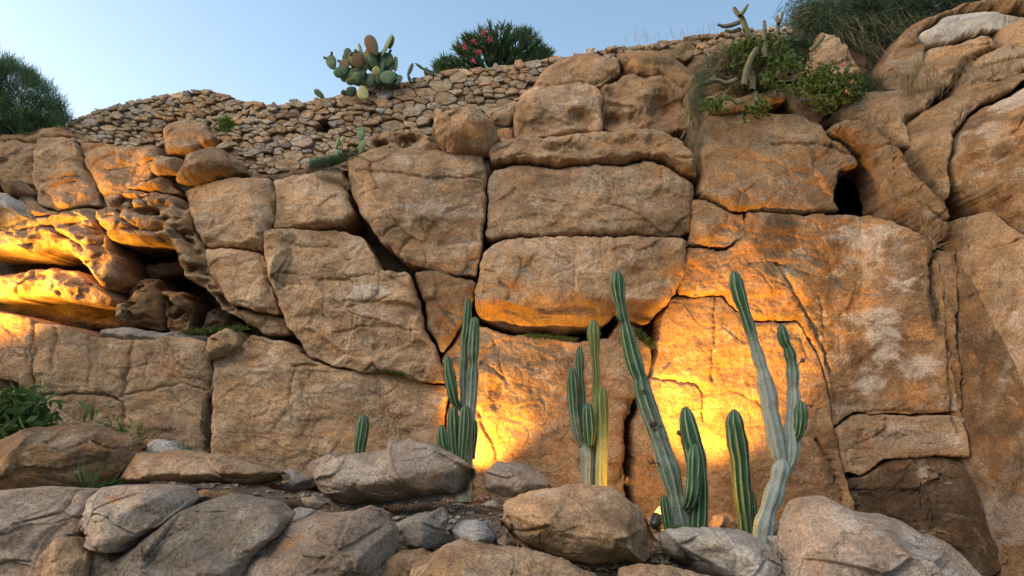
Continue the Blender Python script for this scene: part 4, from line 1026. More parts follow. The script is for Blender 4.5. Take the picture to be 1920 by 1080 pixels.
# ------------------------------------------------------------------ columnar cacti
def stem(name, path, Y, parent, mat='cactus', ribs=8, age0=0.0, age1=0.0, scars=(), seed=0, lean=0.0, join=None):
    """path: (px, py, half width px) from the tip down to the base. age: 0 young green .. 1 old grey skin, tip to base"""
    rs = np.random.RandomState(seed + 300)
    pa = np.array(path, float)
    Ys = np.full(len(pa), float(Y))
    if join is not None: Ys[-1] = join; Ys[-2] = Y * .6 + join * .4 if len(pa) > 2 else Y
    C = P(pa[:, 0], pa[:, 1], Ys); R = pa[:, 2] * Ys / F_PX
    # smooth spline through the centre points
    seg = np.linalg.norm(np.diff(C, axis=0), axis=1); s = np.concatenate([[0], np.cumsum(seg)])
    L = s[-1]; m = max(int(L / 0.014), 14)
    t = np.linspace(0, L, m)
    def cr(vals):
        d = np.gradient(vals, s, axis=0) if len(s) > 2 else np.repeat((vals[1:] - vals[:1]) / L, 2, 0)
        i = np.clip(np.searchsorted(s, t, 'right') - 1, 0, len(s) - 2)
        hh = (s[i + 1] - s[i]); u = (t - s[i]) / hh
        if vals.ndim > 1: u = u[:, None]; hh = hh[:, None]
        return (2 * u**3 - 3 * u**2 + 1) * vals[i] + (u**3 - 2 * u**2 + u) * hh * d[i] + (-2 * u**3 + 3 * u**2) * vals[i + 1] + (u**3 - u**2) * hh * d[i + 1]
    c = cr(C); r = np.interp(t, s, R)
    ker = np.array([1, 2, 3, 2, 1]) / 9.0
    r = np.convolve(np.pad(r, 2, 'edge'), ker, 'valid')
    r = r.mean() * (r / r.mean()) ** 1.3
    r0 = r[0]
    tip = np.clip(t / (r0 * 1.5), 0, 1)
    r = r * np.sqrt(np.maximum(1 - (1 - tip) ** 2, 0.004))
    r = r * (1 + 0.03 * np.sin(t * 9 + seed) + 0.02 * np.sin(t * 23 + seed * 2))
    n = ribs * 6
    th = np.arange(n) / n * 2 * math.pi
    tan = np.gradient(c, axis=0); tan /= np.linalg.norm(tan, axis=1)[:, None]
    A = np.cross(tan, np.array([0.0, 1.0, 0.0])); A /= np.linalg.norm(A, axis=1)[:, None]
    B = np.cross(tan, A)
    ph = rs.uniform(0, 6.28)
    tw = ph + 0.16 * np.sin(t * 1.7 + seed) + .05 * np.sin(t * 6 + seed)
    ang = th[None] + 0 * t[:, None]
    rib = np.abs(np.cos((ang + tw[:, None]) * ribs / 2)) ** 0.8
    notch = 1 - 0.075 * (0.5 + 0.5 * np.cos(t / 0.03 * 2 * math.pi))[:, None] * rib
    rad = r[:, None] * (0.68 + 0.32 * rib) * notch * (1 + 0.05 * np.sin(ang * 2 + seed + t[:, None] * 2.1)) * (1 + .02 * np.sin(ang * 5 + t[:, None] * 17 + seed))
    V = c[:, None] + rad[..., None] * (A[:, None] * np.cos(ang)[..., None] + B[:, None] * np.sin(ang)[..., None])
    i = np.arange(m - 1)[:, None] * n; j = np.arange(n)[None]; j2 = (j + 1) % n
    F = np.stack([i + j, i + j2, i + n + j2, i + n + j], -1).reshape(-1, 4)
    Vv = V.reshape(-1, 3)
    age = np.repeat(age0 + (age1 - age0) * smooth(0.1, 0.75, t / L), n)
    rr = (smooth(0.955, 1.0, rib)).ravel()
    scar = np.zeros(len(Vv))
    for (sx, sy, sr) in scars:
        pc = P(sx, sy, Y - 0.1)
        dd = np.hypot(Vv[:, 0] - pc[0], Vv[:, 2] - pc[2]) / (sr * Y / F_PX)
        scar = np.maximum(scar, smooth(1.2, .7, dd + .3 * perlin(Vv * 40, 5)) * (Vv[:, 1] < np.repeat(c[:, 1], n)))
    topc = c[0] - tan[0] * r[0]
    Vv = np.vstack([Vv, topc[None]])
    Ft = np.stack([np.full(n, len(Vv) - 1), j2.ravel(), j.ravel()], -1)
    at = np.stack([np.append(age, age[0]), np.append(rr, 0), np.append(scar, 0)], -1)
    o = link(name, Vv, [F, Ft], M[mat], parent, True, {'skin': at})
    # spine clusters on the ribs
    acc = Acc()
    for k in range(ribs):
        a0 = -tw + k * 2 * math.pi / ribs
        for q in np.arange(0.015, L - .02, 0.03):
            qi = int(q / L * (m - 1))
            a = a0[qi]
            dr = A[qi] * math.cos(a) + B[qi] * math.sin(a)
            if dr[1] > 0.45: continue
            p0 = c[qi] + dr * r[qi] * 0.98
            for w in range(4):
                d = dr + rs.uniform(-.9, .9, 3); d /= np.linalg.norm(d)
                ln = rs.uniform(.010, .026)
                sd = np.cross(d, rs.randn(3)); sd /= np.linalg.norm(sd); sd *= .0026
                acc.add(np.array([p0 - sd, p0 + sd, p0 + d * ln]), np.array([[0, 1, 2]]))
    if acc.n:
        sp = acc.link('spines', M['spine'], None if parent is None else parent)
        sp['kind'] = 'stuff'
    return o

def bud(parent, px, py, Y, sx, sy, r=6):
    """a withered fruit on a short stalk: from stalk foot (px, py) to bud centre (sx, sy)"""
    p0, p1 = P(px, py, Y), P(sx, sy, Y - .02)
    V, F = tube([p0, (p0 + p1) / 2 + [0, 0, .008], p1], [.008, .007, .009], 6)
    n = 8; k = 6; R = r * Y / F_PX
    d = (p1 - p0) / np.linalg.norm(p1 - p0)
    pts = [p1 + d * R * x for x in (-.9, -.6, 0, .5, .9, 1.1)]
    V2, F2 = tube(pts, [R * x for x in (.3, .8, 1, .9, .6, .1)], n)
    a = Acc(); a.add(V, F); a.add(V2, F2)
    for q in range(5):
        e = d + np.random.RandomState(q).uniform(-.5, .5, 3); s_ = np.cross(d, e); s_ /= np.linalg.norm(s_) + 1e-6
        a.add(np.array([p1 + d * R - s_ * R * .15, p1 + d * R + s_ * R * .15, p1 + d * R + e * R * .8]), np.array([[0, 1, 2]]))
    a.link('bud', M['bud'], parent)

def cactus(base, Y, label):
    return empty('columnar_cactus', [float(v) for v in P(base[0], base[1], Y)], label, 'cactus')

YC = 9.15
c0 = cactus((674, 860), 9.2, 'single short green cactus finger behind the long grey pink boulder')
stem('stem', [(682, 777, 8), (681, 795, 11.5), (676, 830, 11.5), (672, 870, 9)], 9.2, c0, ribs=8, seed=1)

c1 = cactus((882, 930), YC, 'leftmost tall cactus cluster, glowing spotlight at its foot')
stem('stem', [(878, 556, 6), (876, 590, 9), (874, 625, 9.5), (872, 636, 8), (871, 660, 8), (869, 700, 9), (870, 750, 9), (872, 820, 10), (872, 880, 11), (870, 940, 11)], YC + .1, c1, ribs=7, age0=.1, age1=1, seed=2)
stem('stem', [(890, 594, 8), (889, 625, 11), (887, 665, 11.5), (887, 683, 8), (886, 700, 12), (884, 740, 12), (882, 770, 11), (881, 800, 10), (878, 850, 10), (874, 940, 10)], YC, c1, age0=.25, age1=.8, seed=3)
stem('stem', [(839, 667, 7), (842, 695, 11), (849, 735, 11), (855, 757, 8), (866, 768, 6)], YC - .02, c1, seed=4, join=YC + .08)
stem('stem', [(828, 796, 8), (829, 815, 11), (834, 850, 11), (842, 880, 8)], YC - .08, c1, seed=5)
stem('stem', [(850, 760, 9), (850, 790, 11.5), (852, 840, 11), (858, 880, 8)], YC - .1, c1, seed=6)
stem('stem', [(873, 760, 9), (872, 790, 11.5), (869, 840, 11), (868, 870, 8)], YC - .15, c1, seed=7)
stem('stem', [(887, 785, 8), (887, 810, 9), (883, 860, 8)], YC, c1, seed=8)

c2 = cactus((1108, 930), YC, 'second tall cactus cluster with one column on its right coloured yellow as if lamplit')
stem('stem', [(1087, 648, 5), (1087, 668, 9), (1087, 690, 9), (1087, 697, 7.5), (1089, 740, 9), (1091, 790, 10), (1096, 840, 10)], YC, c2, age0=.05, age1=.6, seed=11)
stem('stem', [(1072, 689, 7), (1073, 715, 10.5), (1075, 760, 10.5), (1080, 800, 10), (1088, 828, 8), (1097, 842, 6)], YC - .1, c2, age1=.5, seed=12, join=YC)
stem('stem', [(1102, 755, 8), (1103, 780, 12), (1105, 815, 12), (1105, 835, 8)], YC - .14, c2, seed=13)
stem('stem', [(1098, 828, 10), (1100, 850, 12.5), (1100, 915, 12.5), (1100, 960, 12)], YC - .05, c2, age0=.7, age1=.8, seed=14)
stem('stem', [(1113, 599, 8), (1113, 625, 12), (1115, 652, 10), (1116, 668, 8), (1118, 700, 8), (1118, 740, 9), (1116, 800, 10), (1113, 870, 10), (1112, 950, 10)], YC + .08, c2, 'cactus_lamp_yellow', age0=.0, age1=1, seed=15)
stem('stem', [(1129, 726, 9), (1129, 750, 13), (1130, 790, 12), (1129, 830, 12), (1127, 880, 12), (1127, 960, 12)], YC - .1, c2, 'cactus_lamp_yellow', age0=.1, age1=1, ribs=7, seed=16)

Y3, Y4, Y5 = 8.3, 8.15, 8.52
c3 = cactus((1275, 1015), Y3, 'tallest leaning cactus with grey ribbed trunk beside the black spotlight')
stem('stem', [(1156, 507, 10), (1158, 530, 15), (1161, 558, 13), (1164, 572, 11), (1168, 592, 12.5), (1171, 603, 10.5), (1176, 625, 14), (1184, 660, 17), (1193, 692, 17), (1199, 708, 15), (1206, 735, 17), (1217, 770, 18), (1228, 800, 18), (1238, 830, 17),
              (1247, 858, 18), (1257, 890, 19), (1263, 912, 17), (1266, 926, 15), (1270, 950, 19), (1275, 985, 20), (1277, 1030, 18)], Y3, c3, ribs=8, age0=.1, age1=.5,
     scars=[(1207, 735, 5), (1226, 797, 7), (1229, 806, 4), (1165, 604, 7), (1240, 800, 3)], seed=21)
stem('stem', [(1244, 927, 7), (1247, 950, 10), (1253, 985, 10), (1262, 1020, 8)], Y3 - .12, c3, seed=22)
stem('stem', [(1285, 762, 10), (1288, 785, 17), (1295, 820, 19), (1304, 860, 19), (1310, 900, 17), (1311, 950, 16), (1309, 985, 16), (1306, 1030, 14)], Y3 - .1, c3, seed=23)
stem('stem', [(1303, 832, 9), (1303, 855, 14), (1301, 900, 14), (1297, 930, 13), (1291, 945, 10), (1284, 952, 7)], Y3 - .24, c3, seed=24, join=Y3 - .05)
bud(c3, 1242, 872, Y3 - .04, 1222, 867, 6)
bud(c3, 1278, 815, Y3 - .04, 1274, 812, 5)

c5 = cactus((1398, 1015), Y5, 'young single cactus with a yellow lit left side, left of the forked grey cactus')
stem('stem', [(1376, 767, 10), (1377, 790, 16), (1382, 830, 18), (1387, 860, 17), (1390, 900, 16), (1395, 950, 15), (1399, 1000, 14), (1401, 1030, 14)], Y5 - .05, c5, ribs=8, age0=.0, age1=.15, seed=31)
stem('stem', [(1405, 915, 7), (1408, 940, 10), (1410, 990, 10), (1410, 1030, 9)], Y5 + .02, c5, seed=32)

c4 = cactus((1432, 1015), Y4, 'forked cactus with two tall pale grey arms at the right')
stem('stem', [(1376, 508, 10), (1380, 530, 15), (1386, 555, 15), (1394, 580, 12), (1400, 598, 12), (1407, 620, 12), (1414, 645, 11), (1420, 665, 13), (1426, 684, 13), (1429, 692, 11), (1434, 715, 15), (1441, 745, 16), (1444, 768, 15), (1448, 790, 16), (1455, 825, 16),
              (1461, 855, 14), (1466, 872, 10)], Y4 + .04, c4, ribs=7, age0=.05, age1=1.25, seed=41)
stem('stem', [(1464, 607, 7), (1467, 625, 12), (1472, 643, 11), (1476, 650, 9), (1481, 664, 12), (1484, 680, 10), (1486, 700, 12.5), (1487, 725, 11), (1488, 745, 13), (1486, 780, 12), (1485, 810, 14), (1485, 845, 14), (1480, 872, 10), (1474, 882, 8)], Y4 + .02, c4,
     ribs=7, age0=.1, age1=1.2, seed=42)
stem('stem', [(1468, 858, 12), (1464, 880, 18), (1459, 902, 15), (1452, 922, 18), (1447, 938, 17), (1441, 955, 15), (1434, 980, 19), (1428, 1030, 18)], Y4, c4, ribs=6, age0=.8, age1=1.0, seed=43)
stem('stem', [(1501, 751, 7), (1502, 772, 12), (1500, 800, 11), (1495, 820, 7), (1488, 828, 5)], Y4 - .06, c4, seed=44, join=Y4)
bud(c4, 1494, 688, Y4, 1505, 676, 4.5)
bud(c4, 1510, 762, Y4 - .06, 1520, 761, 3.5)

# ------------------------------------------------------------------ spotlights
def fixture(pos, aim, label, energy, cone, blend, color=(1.0, 0.48, 0.05), glow=1.3, R=.065, soft=.05, spill=0, glass=.078):
    pos = np.array(pos, float); aim = np.array(aim, float)
    d = aim - pos; d /= np.linalg.norm(d)
    e = empty('spotlight', [float(v) for v in pos - [0, 0, .12]], label, 'spotlight')
    k = [pos - d * .13, pos - d * .12, pos - d * .10, pos, pos + d * .02, pos + d * .02, pos - d * .005]
    rr = [.001, R * .7, R * .85, R, R, R * .88, R * .86]
    V, F = tube(k, rr, 20); link('housing', V, F, M['blackmetal'], e, True)
    V, F = tube([pos + d * .004, pos + d * glass * .35, pos + d * glass * .7, pos + d * glass * .92, pos + d * glass], [R * .86, R * .8, R * .6, R * .3, .001], 20)
    lens = NT('glowing_lens'); lens.b.inputs['Base Color'].default_value = (1, .7, .3, 1)
    lens.b.inputs['Emission Color'].default_value = (*color, 1); lens.b.inputs['Emission Strength'].default_value = glow
    link('lens', V, F, lens.m, e)
    foot = pos - d * .06
    g = foot.copy(); g[2] -= .22
    V, F = tube([foot, (foot + g) / 2, g], [.012, .012, .012], 8); link('stake', V, F, M['blackmetal'], e)
    L = bpy.data.lights.new('spotlight_beam', 'SPOT'); L.energy = energy; L.color = color
    L.spot_size = math.radians(cone); L.spot_blend = blend; L.shadow_soft_size = soft
    lo = bpy.data.objects.new('lamp', L); COL.objects.link(lo)
    lp = pos + d * (glass + .05)
    lo.parent = e; lo.location = Vector([float(v) for v in lp]) - e.location
    lo.rotation_euler = Vector([float(-v) for v in d]).to_track_quat('Z', 'Y').to_euler()
    if spill:
        L2 = bpy.data.lights.new('lens_spill', 'POINT'); L2.energy = spill; L2.color = color; L2.shadow_soft_size = .05
        l2 = bpy.data.objects.new('lamp', L2); COL.objects.link(l2); l2.parent = e; l2.location = Vector([float(v) for v in lp]) - e.location
    return e
fixture(P(868, 912, 9.3), P(908, 790, 9.9), 'spotlight hidden behind the long grey pink boulder, washing the rock yellow', 150, 86, .8, soft=.1)
fixture(P(1233, 972, 8.4), P(1352, 700, 9.95), 'black spotlight beside the leaning cactus, aimed up at the cliff', 760, 57, .75, soft=.12, spill=16, glass=.17)
fixture(P(-300, 600, 8.5), P(60, 520, 10.2), 'spotlight beyond the left edge lighting the cave', 1250, 53, .85, soft=.3)

# ------------------------------------------------------------------ plants
def blades(n, gen, seed):
    """n thin pointed leaves; gen(rs) -> root, direction, length, width, bend"""
    rs = np.random.RandomState(seed)
    V = []; F = []
    for i in range(n):
        p, d, L, w, b = gen(rs, i)
        d = d / (np.linalg.norm(d) + 1e-9)
        s = np.cross(d, rs.randn(3)); s /= np.linalg.norm(s) + 1e-9
        m1 = p + d * L * .45 + b * L * .12; m2 = p + d * L + b * L * .5
        k = len(V)
        V += [p - s * w * .25, p + s * w * .25, m1 + s * w * .5, m1 - s * w * .5, m2]
        F.append((k, k + 1, k + 2, k + 3)); 
    V = np.array(V); F = np.array(F)
    T = np.stack([F[:, 3], F[:, 2], F[:, 3] + 1], -1)
    return V, [F, T]

def plant_blades(name, label, cat, base, n, gen, mat, seed=0, kind=None, group=None, part=None):
    V, F = blades(n, gen, seed)
    if part is not None:
        return link(name, V, F, M[mat], part)
    o = link(name, V, F, M[mat], None, origin=base)
    return tag(o, label, cat, group, kind)

def pxr(px, Y): return px * Y / F_PX
UP = np.array([0, 0, 1.0])

def sub_branches(parent, root, ends, r0, seed, mat='bark', name='trunk'):
    rs = np.random.RandomState(seed); a = Acc()
    for e in ends:
        k = 7; t = np.linspace(0, 1, k)[:, None]
        p = root * (1 - t) + e * t + np.cumsum(rs.uniform(-.03, .03, (k, 3)), 0) * np.linalg.norm(e - root) * .5
        p[0] = root
        V, F = tube(p, np.linspace(r0, r0 * .2, k), 6); a.add(V, F)
    return a.link(name, M[mat], parent)

# tamarisk tree upper left
Yt = 12.6
tr = empty('tamarisk_tree', [float(v) for v in P(40, 262, Yt)], 'dark green feathery tree at the upper left', 'tree')
rs = np.random.RandomState(3)
cl = []
for i in range(420):
    a = rs.uniform(0, 6.28); q = rs.rand() ** .5
    x, y = 5 + 125 * q * math.cos(a), 195 + 90 * q * math.sin(a)
    lim = np.interp(x, [-80, 0, 18, 40, 52, 70, 88, 100, 112, 128], [104, 120, 114, 140, 134, 158, 160, 190, 196, 230])
    if y < lim or y > 256 - max(0, (x - 60)) * .2: continue
    cl.append(P(x, y, Yt + rs.uniform(-.7, .7)))
cl = np.array(cl)
root = P(38, 270, Yt)
def g_tam(rs, i):
    c = cl[rs.randint(len(cl))]; p = c + rs.randn(3) * np.array([.06, .09, .05])
    d = rs.randn(3) * .6 + UP * .7 + (c - root) * .45
    return p, d, rs.uniform(.05, .24), .007, rs.randn(3) * .3
sub_branches(tr, root, list(cl[::26]), .05, 4)
plant_blades('crown', None, None, None, 44000, g_tam, 'tamarisk', 7, part=tr)['kind'] = 'stuff'

# oleander
Yo = 12.6
ol = empty('oleander_bush', [float(v) for v in P(925, 128, Yo)], 'oleander bush with pink flowers behind the wall top', 'bush')
tips = []
rs = np.random.RandomState(8)
for i in range(190):
    x = rs.uniform(818, 1030)
    hi = np.interp(x, [815, 850, 880, 900, 930, 960, 1000, 1020, 1034], [120, 82, 58, 46, 42, 44, 56, 82, 104])
    y = rs.uniform(hi + 4, topline(x) + 6)
    tips.append(P(x, y, Yo + rs.uniform(-.45, .45)))
tips = np.array(tips)
ro = P(925, 160, Yo)
sub_branches(ol, ro, list(tips[::5]), .03, 9, name='branches')
def g_ole(rs, i):
    c = tips[i % len(tips)]
    out = (c - ro) * np.array([1.0, .7, .6]); out /= np.linalg.norm(out)
    p = c - out * rs.uniform(0, .22)
    return p, out * .7 + UP * .55 + rs.randn(3) * .38, rs.uniform(.10, .19), .018, rs.randn(3) * .15
plant_blades('foliage', None, None, None, 8500, g_ole, 'oleander', 10, part=ol)['kind'] = 'stuff'
for (x, y) in ((906, 62), (919, 74), (888, 78), (897, 98), (886, 115), (870, 88)):
    c = P(x, y, Yo - .55)
    def g_pet(rs, i): return c + rs.randn(3) * .018, rs.randn(3) + np.array([0, -.6, .2]), rs.uniform(.025, .045), .035, rs.randn(3) * .2
    plant_blades('flower', None, None, None, 16, g_pet, 'petal', int(x), part=ol)['kind'] = 'stuff'

# prickly pears
def ellipsoid(c, ax, n1=14, n2=9):
    th = np.linspace(0, 2 * math.pi, n1, endpoint=False); ph = np.linspace(-math.pi / 2, math.pi / 2, n2)
    V = []
    for f in ph:
        z = math.sin(f); rr = math.cos(f)
        for t in th:
            # pad shape: egg, narrower at its foot
            w = rr * (1 + .22 * z)
            V.append(c + ax[0] * math.cos(t) * w + ax[1] * math.sin(t) * rr + ax[2] * z)
    V = np.array(V); i = np.arange(n2 - 1)[:, None] * n1; j = np.arange(n1)[None]; j2 = (j + 1) % n1
    return V, np.stack([i + j, i + j2, i + n1 + j2, i + n1 + j], -1).reshape(-1, 4)
def pad(parent, x0, y0, x1, y1, w, Y, mat, turn=.2, seed=0, fruits=()):
    a, b = P(x0, y0, Y), P(x1, y1, Y + np.random.RandomState(seed).uniform(-.06, .06))
    ax2 = (b - a) / 2; L = np.linalg.norm(ax2)
    s = np.cross(ax2 / L, np.array([0, 1.0, 0])); s /= np.linalg.norm(s)
    nrm = np.cross(s, ax2 / L)
    s2 = s * math.cos(turn) + nrm * math.sin(turn); n2 = -s * math.sin(turn) + nrm * math.cos(turn)
    V, F = ellipsoid((a + b) / 2, (s2 * pxr(w, Y), n2 * .022, ax2))
    o = link('pad', V, F, M[mat], parent)
    for f in fruits:
        t = f
        c = (a + b) / 2 + s2 * pxr(w, Y) * math.sin(t) * 1.02 + ax2 * math.cos(t) * 1.05
        dd = (c - (a + b) / 2); dd /= np.linalg.norm(dd)
        V, F = tube([c - dd * .02, c, c + dd * .03, c + dd * .05, c + dd * .052], [.012, .02, .022, .014, .002], 7)
        link('fruit', V, F, M['pad_dark'], o)
    return o
Yp = 11.7
pp = empty('prickly_pear', [float(v) for v in P(690, 165, Yp)], 'large prickly pear growing on top of the stone wall', 'cactus')
for k, a in enumerate([
    (706, 104, 688, 66, 11, 'pad_brown', .1, ()), (716, 106, 735, 64, 10, 'pad_light', .9, ()), (731, 92, 734, 66, 8, 'pad_light', .5, ()),
    (627, 130, 616, 104, 10, 'pad', .3, (.7, -.6)), (652, 130, 640, 112, 11, 'pad_brown', .3, (.4, -.5)), (655, 128, 626, 140, 10, 'pad', .2, ()), (664, 138, 638, 148, 9, 'pad', .2, ()),
    (676, 128, 664, 100, 12, 'pad_brown', .3, (-.3, .5)), (680, 108, 672, 82, 5, 'pad', 1.0, ()), (666, 108, 657, 98, 5, 'pad', 1.1, ()),
    (694, 100, 706, 130, 9, 'pad', .5, ()), (700, 122, 697, 96, 8, 'pad_dark', .2, (0.2,)), (724, 128, 726, 98, 12, 'pad', .2, (.6, -.4)), (742, 134, 740, 106, 8, 'pad_light', .8, ()),
    (728, 158, 727, 132, 15, 'pad', .1, ()), (706, 124, 705, 143, 8, 'pad_yellow', .3, ()), (680, 160, 681, 187, 10, 'pad_yellow', .2, ()), (676, 160, 662, 138, 12, 'pad_dark', .3, ()),
    (694, 164, 690, 138, 12, 'pad_dark', .3, ()), (706, 160, 708, 142, 10, 'pad_dark', .3, ()), (668, 166, 650, 176, 9, 'pad_dark', .2, ()), (660, 160, 655, 146, 9, 'pad', .3, ()),
    (650, 178, 640, 170, 5, 'pad_dark', .5, ()), (740, 160, 747, 148, 8, 'pad_dark', .3, ()), (672, 142, 676, 118, 10, 'pad_dark', .5, ()), (715, 140, 712, 112, 10, 'pad_dark', .5, ())]):
    pad(pp, *a[:4], a[4] * 1.12, Yp - .12 + .02 * (k % 7), a[5], a[6], k, a[7])
rs = np.random.RandomState(77)
for k in range(36):
    x = rs.uniform(654, 738); y = rs.uniform(118, 172); L_ = rs.uniform(22, 34); a_ = rs.uniform(-.8, .8)
    pad(pp, x, y, x + L_ * math.sin(a_), y - L_ * math.cos(a_), rs.uniform(9, 12.5), Yp + rs.uniform(-.1, .25), ['pad_dark', 'pad', 'pad_dark', 'pad_brown'][k % 4], rs.uniform(0, .9), 200 + k)
sub_branches(pp, P(695, 172, Yp), [P(690, 140, Yp), P(712, 142, Yp), P(672, 150, Yp)], .05, 5, 'bark', 'trunk')
p2 = empty('prickly_pear', [float(v) for v in P(775, 150, 12)], 'small dark prickly pear arching beside the oleander', 'cactus')
for k, a in enumerate([(764, 144, 774, 118, 6, 'pad_dark', .7, ()), (778, 118, 797, 132, 3, 'pad_dark', .9, ()), (797, 130, 815, 142, 6, 'pad_dark', .4, (.3,)), (765, 140, 770, 155, 4, 'pad_dark', .8, ()), (772, 148, 786, 152, 6, 'pad_dark', .2, ()), (800, 146, 798, 126, 5, 'pad_dark', .3, ())]):
    pad(p2, *a[:5], 12.0, a[5], a[6], 40 + k, a[7])
p3 = empty('prickly_pear', [float(v) for v in P(603, 186, 12)], 'single prickly pear pad leaning over the wall top', 'cactus')
pad(p3, 608, 184, 589, 168, 6, 11.8, 'pad', .3, 60)
p4 = empty('prickly_pear', [float(v) for v in P(640, 310, 11)], 'young prickly pear rooted on the ledge at the foot of the stone wall', 'cactus')
for k, a in enumerate([(676, 266, 678, 237, 9, 'pad', .3, ()), (674, 290, 682, 263, 8, 'pad_light', .3, ()), (630, 282, 636, 255, 5, 'pad_light', .8, ()), (640, 282, 641, 256, 4, 'pad_yellow', .9, ()), (612, 300, 579, 306, 10, 'pad', .1, ()), (618, 306, 612, 290, 9, 'pad', .4, ()), (634, 306, 632, 280, 8, 'pad_light', .5, ())]):
    pad(p4, *a[:5], 10.65, a[5], a[6], 70 + k, a[7])

# tufts and small growth: (label, name, cat, list of root points, n, length, width, spread, material, up)
def tuft(name, label, cat, roots, Y, n, L, w, spread, mat, up=1.0, seed=0, kind=None, group=None, dirx=0.0, jit=4):
    R = np.array([P(x, y, Y) for x, y in roots])
    def g(rs, i):
        p = R[rs.randint(len(R))] + rs.randn(3) * pxr(jit, Y) * np.array([1, 1, .35])
        return p, np.array([dirx, -.15, up]) + rs.randn(3) * spread, L * rs.uniform(.5, 1.2), w, rs.randn(3) * .35 + UP * -.15
    return plant_blades(name, label, cat, list(map(float, R[0])), n, g, mat, seed, kind, group)
def line(x0, y0, x1, y1, n): return [(x0 + (x1 - x0) * i / (n - 1), y0 + (y1 - y0) * i / (n - 1)) for i in range(n)]
def disc(cx, cy, rx, ry, n, seed):
    r_ = np.random.RandomState(seed); o = []
    while len(o) < n:
        a, b = r_.uniform(-1, 1, 2)
        if a * a + b * b < 1: o.append((cx + a * rx, cy + b * ry))
    return o
tuft('shrub', 'small round yellow green shrub growing out of the stone wall', 'shrub', disc(423, 234, 13, 11, 60, 1), 11.0, 1200, .07, .008, .8, 'succulent', .5, 1, jit=2)
tuft('grass_tuft', 'dry scrubby tuft around the young prickly pear', 'grass', line(585, 318, 665, 296, 14), 10.6, 1500, .14, .005, .5, 'heath', .8, 2, jit=6)
tuft('grass_tuft', 'grey dry weeds hanging at the joint below the young prickly pear', 'grass', line(600, 330, 655, 350, 10), 10.4, 700, .13, .004, .5, 'drygrass', .2, 3, jit=5)
tuft('grass_tuft', 'dry grass tuft growing over the rounded orange block', 'grass', line(1205, 118, 1260, 122, 8), 10.5, 420, .2, .004, .45, 'drygrass', .9, 4)
tuft('grass_tuft', 'thin tall dry weeds standing on the wall top', 'grass', line(1180, 84, 1340, 64, 14), 11.2, 70, .30, .004, .25, 'drygrass', 1.0, 5)
tuft('grass_tuft', 'dry straw clump on the wall top near the dying cactus', 'grass', line(1268, 110, 1290, 90, 6), 11.0, 300, .22, .004, .4, 'drygrass', .9, 6)
tuft('dry_roots', 'dry hanging roots in the vertical joint', 'roots', line(1300, 150, 1296, 300, 22), 10.3, 900, .25, .004, .28, 'drygrass', -1.0, 7, jit=7)
tuft('dry_roots', 'grey brush dangling beside the flower covered ledge', 'roots', line(1318, 130, 1305, 200, 12), 10.2, 600, .2, .004, .4, 'heath', -.8, 8, jit=8)
tuft('grass_tuft', 'dry bleached twigs sprouting from the crack at right', 'grass', line(1736, 432, 1752, 468, 6), 9.05, 90, .26, .007, .7, 'drygrass', .6, 9)
tuft('moss', 'green moss along the joint under the big centre block', 'moss', line(690, 690, 770, 706, 16), 9.75, 1300, .035, .008, .7, 'moss', .6, 10, 'stuff')
tuft('moss', 'green moss in the dark joint under the right hand block', 'moss', line(990, 630, 1075, 637, 14) , 9.8, 1300, .04, .008, .7, 'moss', .6, 11, 'stuff')
tuft('moss', 'green growth in the dark notch behind the tallest cactus', 'moss', line(1192, 622, 1220, 650, 10), 9.85, 700, .06, .009, .7, 'moss', .7, 12, 'stuff')
tuft('weed', 'small weeds on the cave floor with pale dots', 'weed', line(345, 625, 455, 618, 18), 9.9, 900, .07, .008, .6, 'moss', .8, 13)
tuft('weed', 'low green weeds at the foot of the forked cactus', 'weed', line(1405, 1005, 1490, 1015, 14), 8.6, 1500, .085, .011, .6, 'fern', .7, 14)
tuft('weed', 'dark moss patch on the ground behind the oblong boulder', 'weed', line(1330, 992, 1395, 1002, 10), 8.7, 700, .04, .008, .7, 'moss', .6, 15)
tuft('grass_tuft', 'green grass blades between the dark boulder and the flat slab', 'grass', line(155, 912, 185, 918, 5), 7.5, 26, .28, .012, .3, 'fern', 1.0, 16)
tuft('grass_tuft', 'green shoots leaning right towards the flat slab', 'grass', line(180, 915, 215, 905, 6), 7.6, 22, .26, .014, .3, 'fern', .5, 17, dirx=1.0)

for k, (lb, x, y, Y_) in enumerate([('small dry weed at the left end of the long grey pink boulder', 588, 950, 7.7), ('thin dry stalk beside the low brown rock at the bottom', 700, 1045, 5.9), ('dry weed under the oval boulder', 955, 942, 7.9),
                                  ('little dry weed right of the flat grey stone', 628, 965, 7.1), ('small green weed where the flat slab meets the white rock', 350, 842, 8.3), ('sparse weed at the foot of the dark vertical crevice', 1170, 905, 9.2),
                                  ('tiny green weed by the small rough wedged stone', 1262, 992, 7.2)]):
    tuft('weed', lb, 'weed', line(x - 10, y, x + 10, y + 2, 4), Y_, 70, .09, .005, .55, 'fern' if k in (4, 6) else 'drygrass', .8, 80 + k)

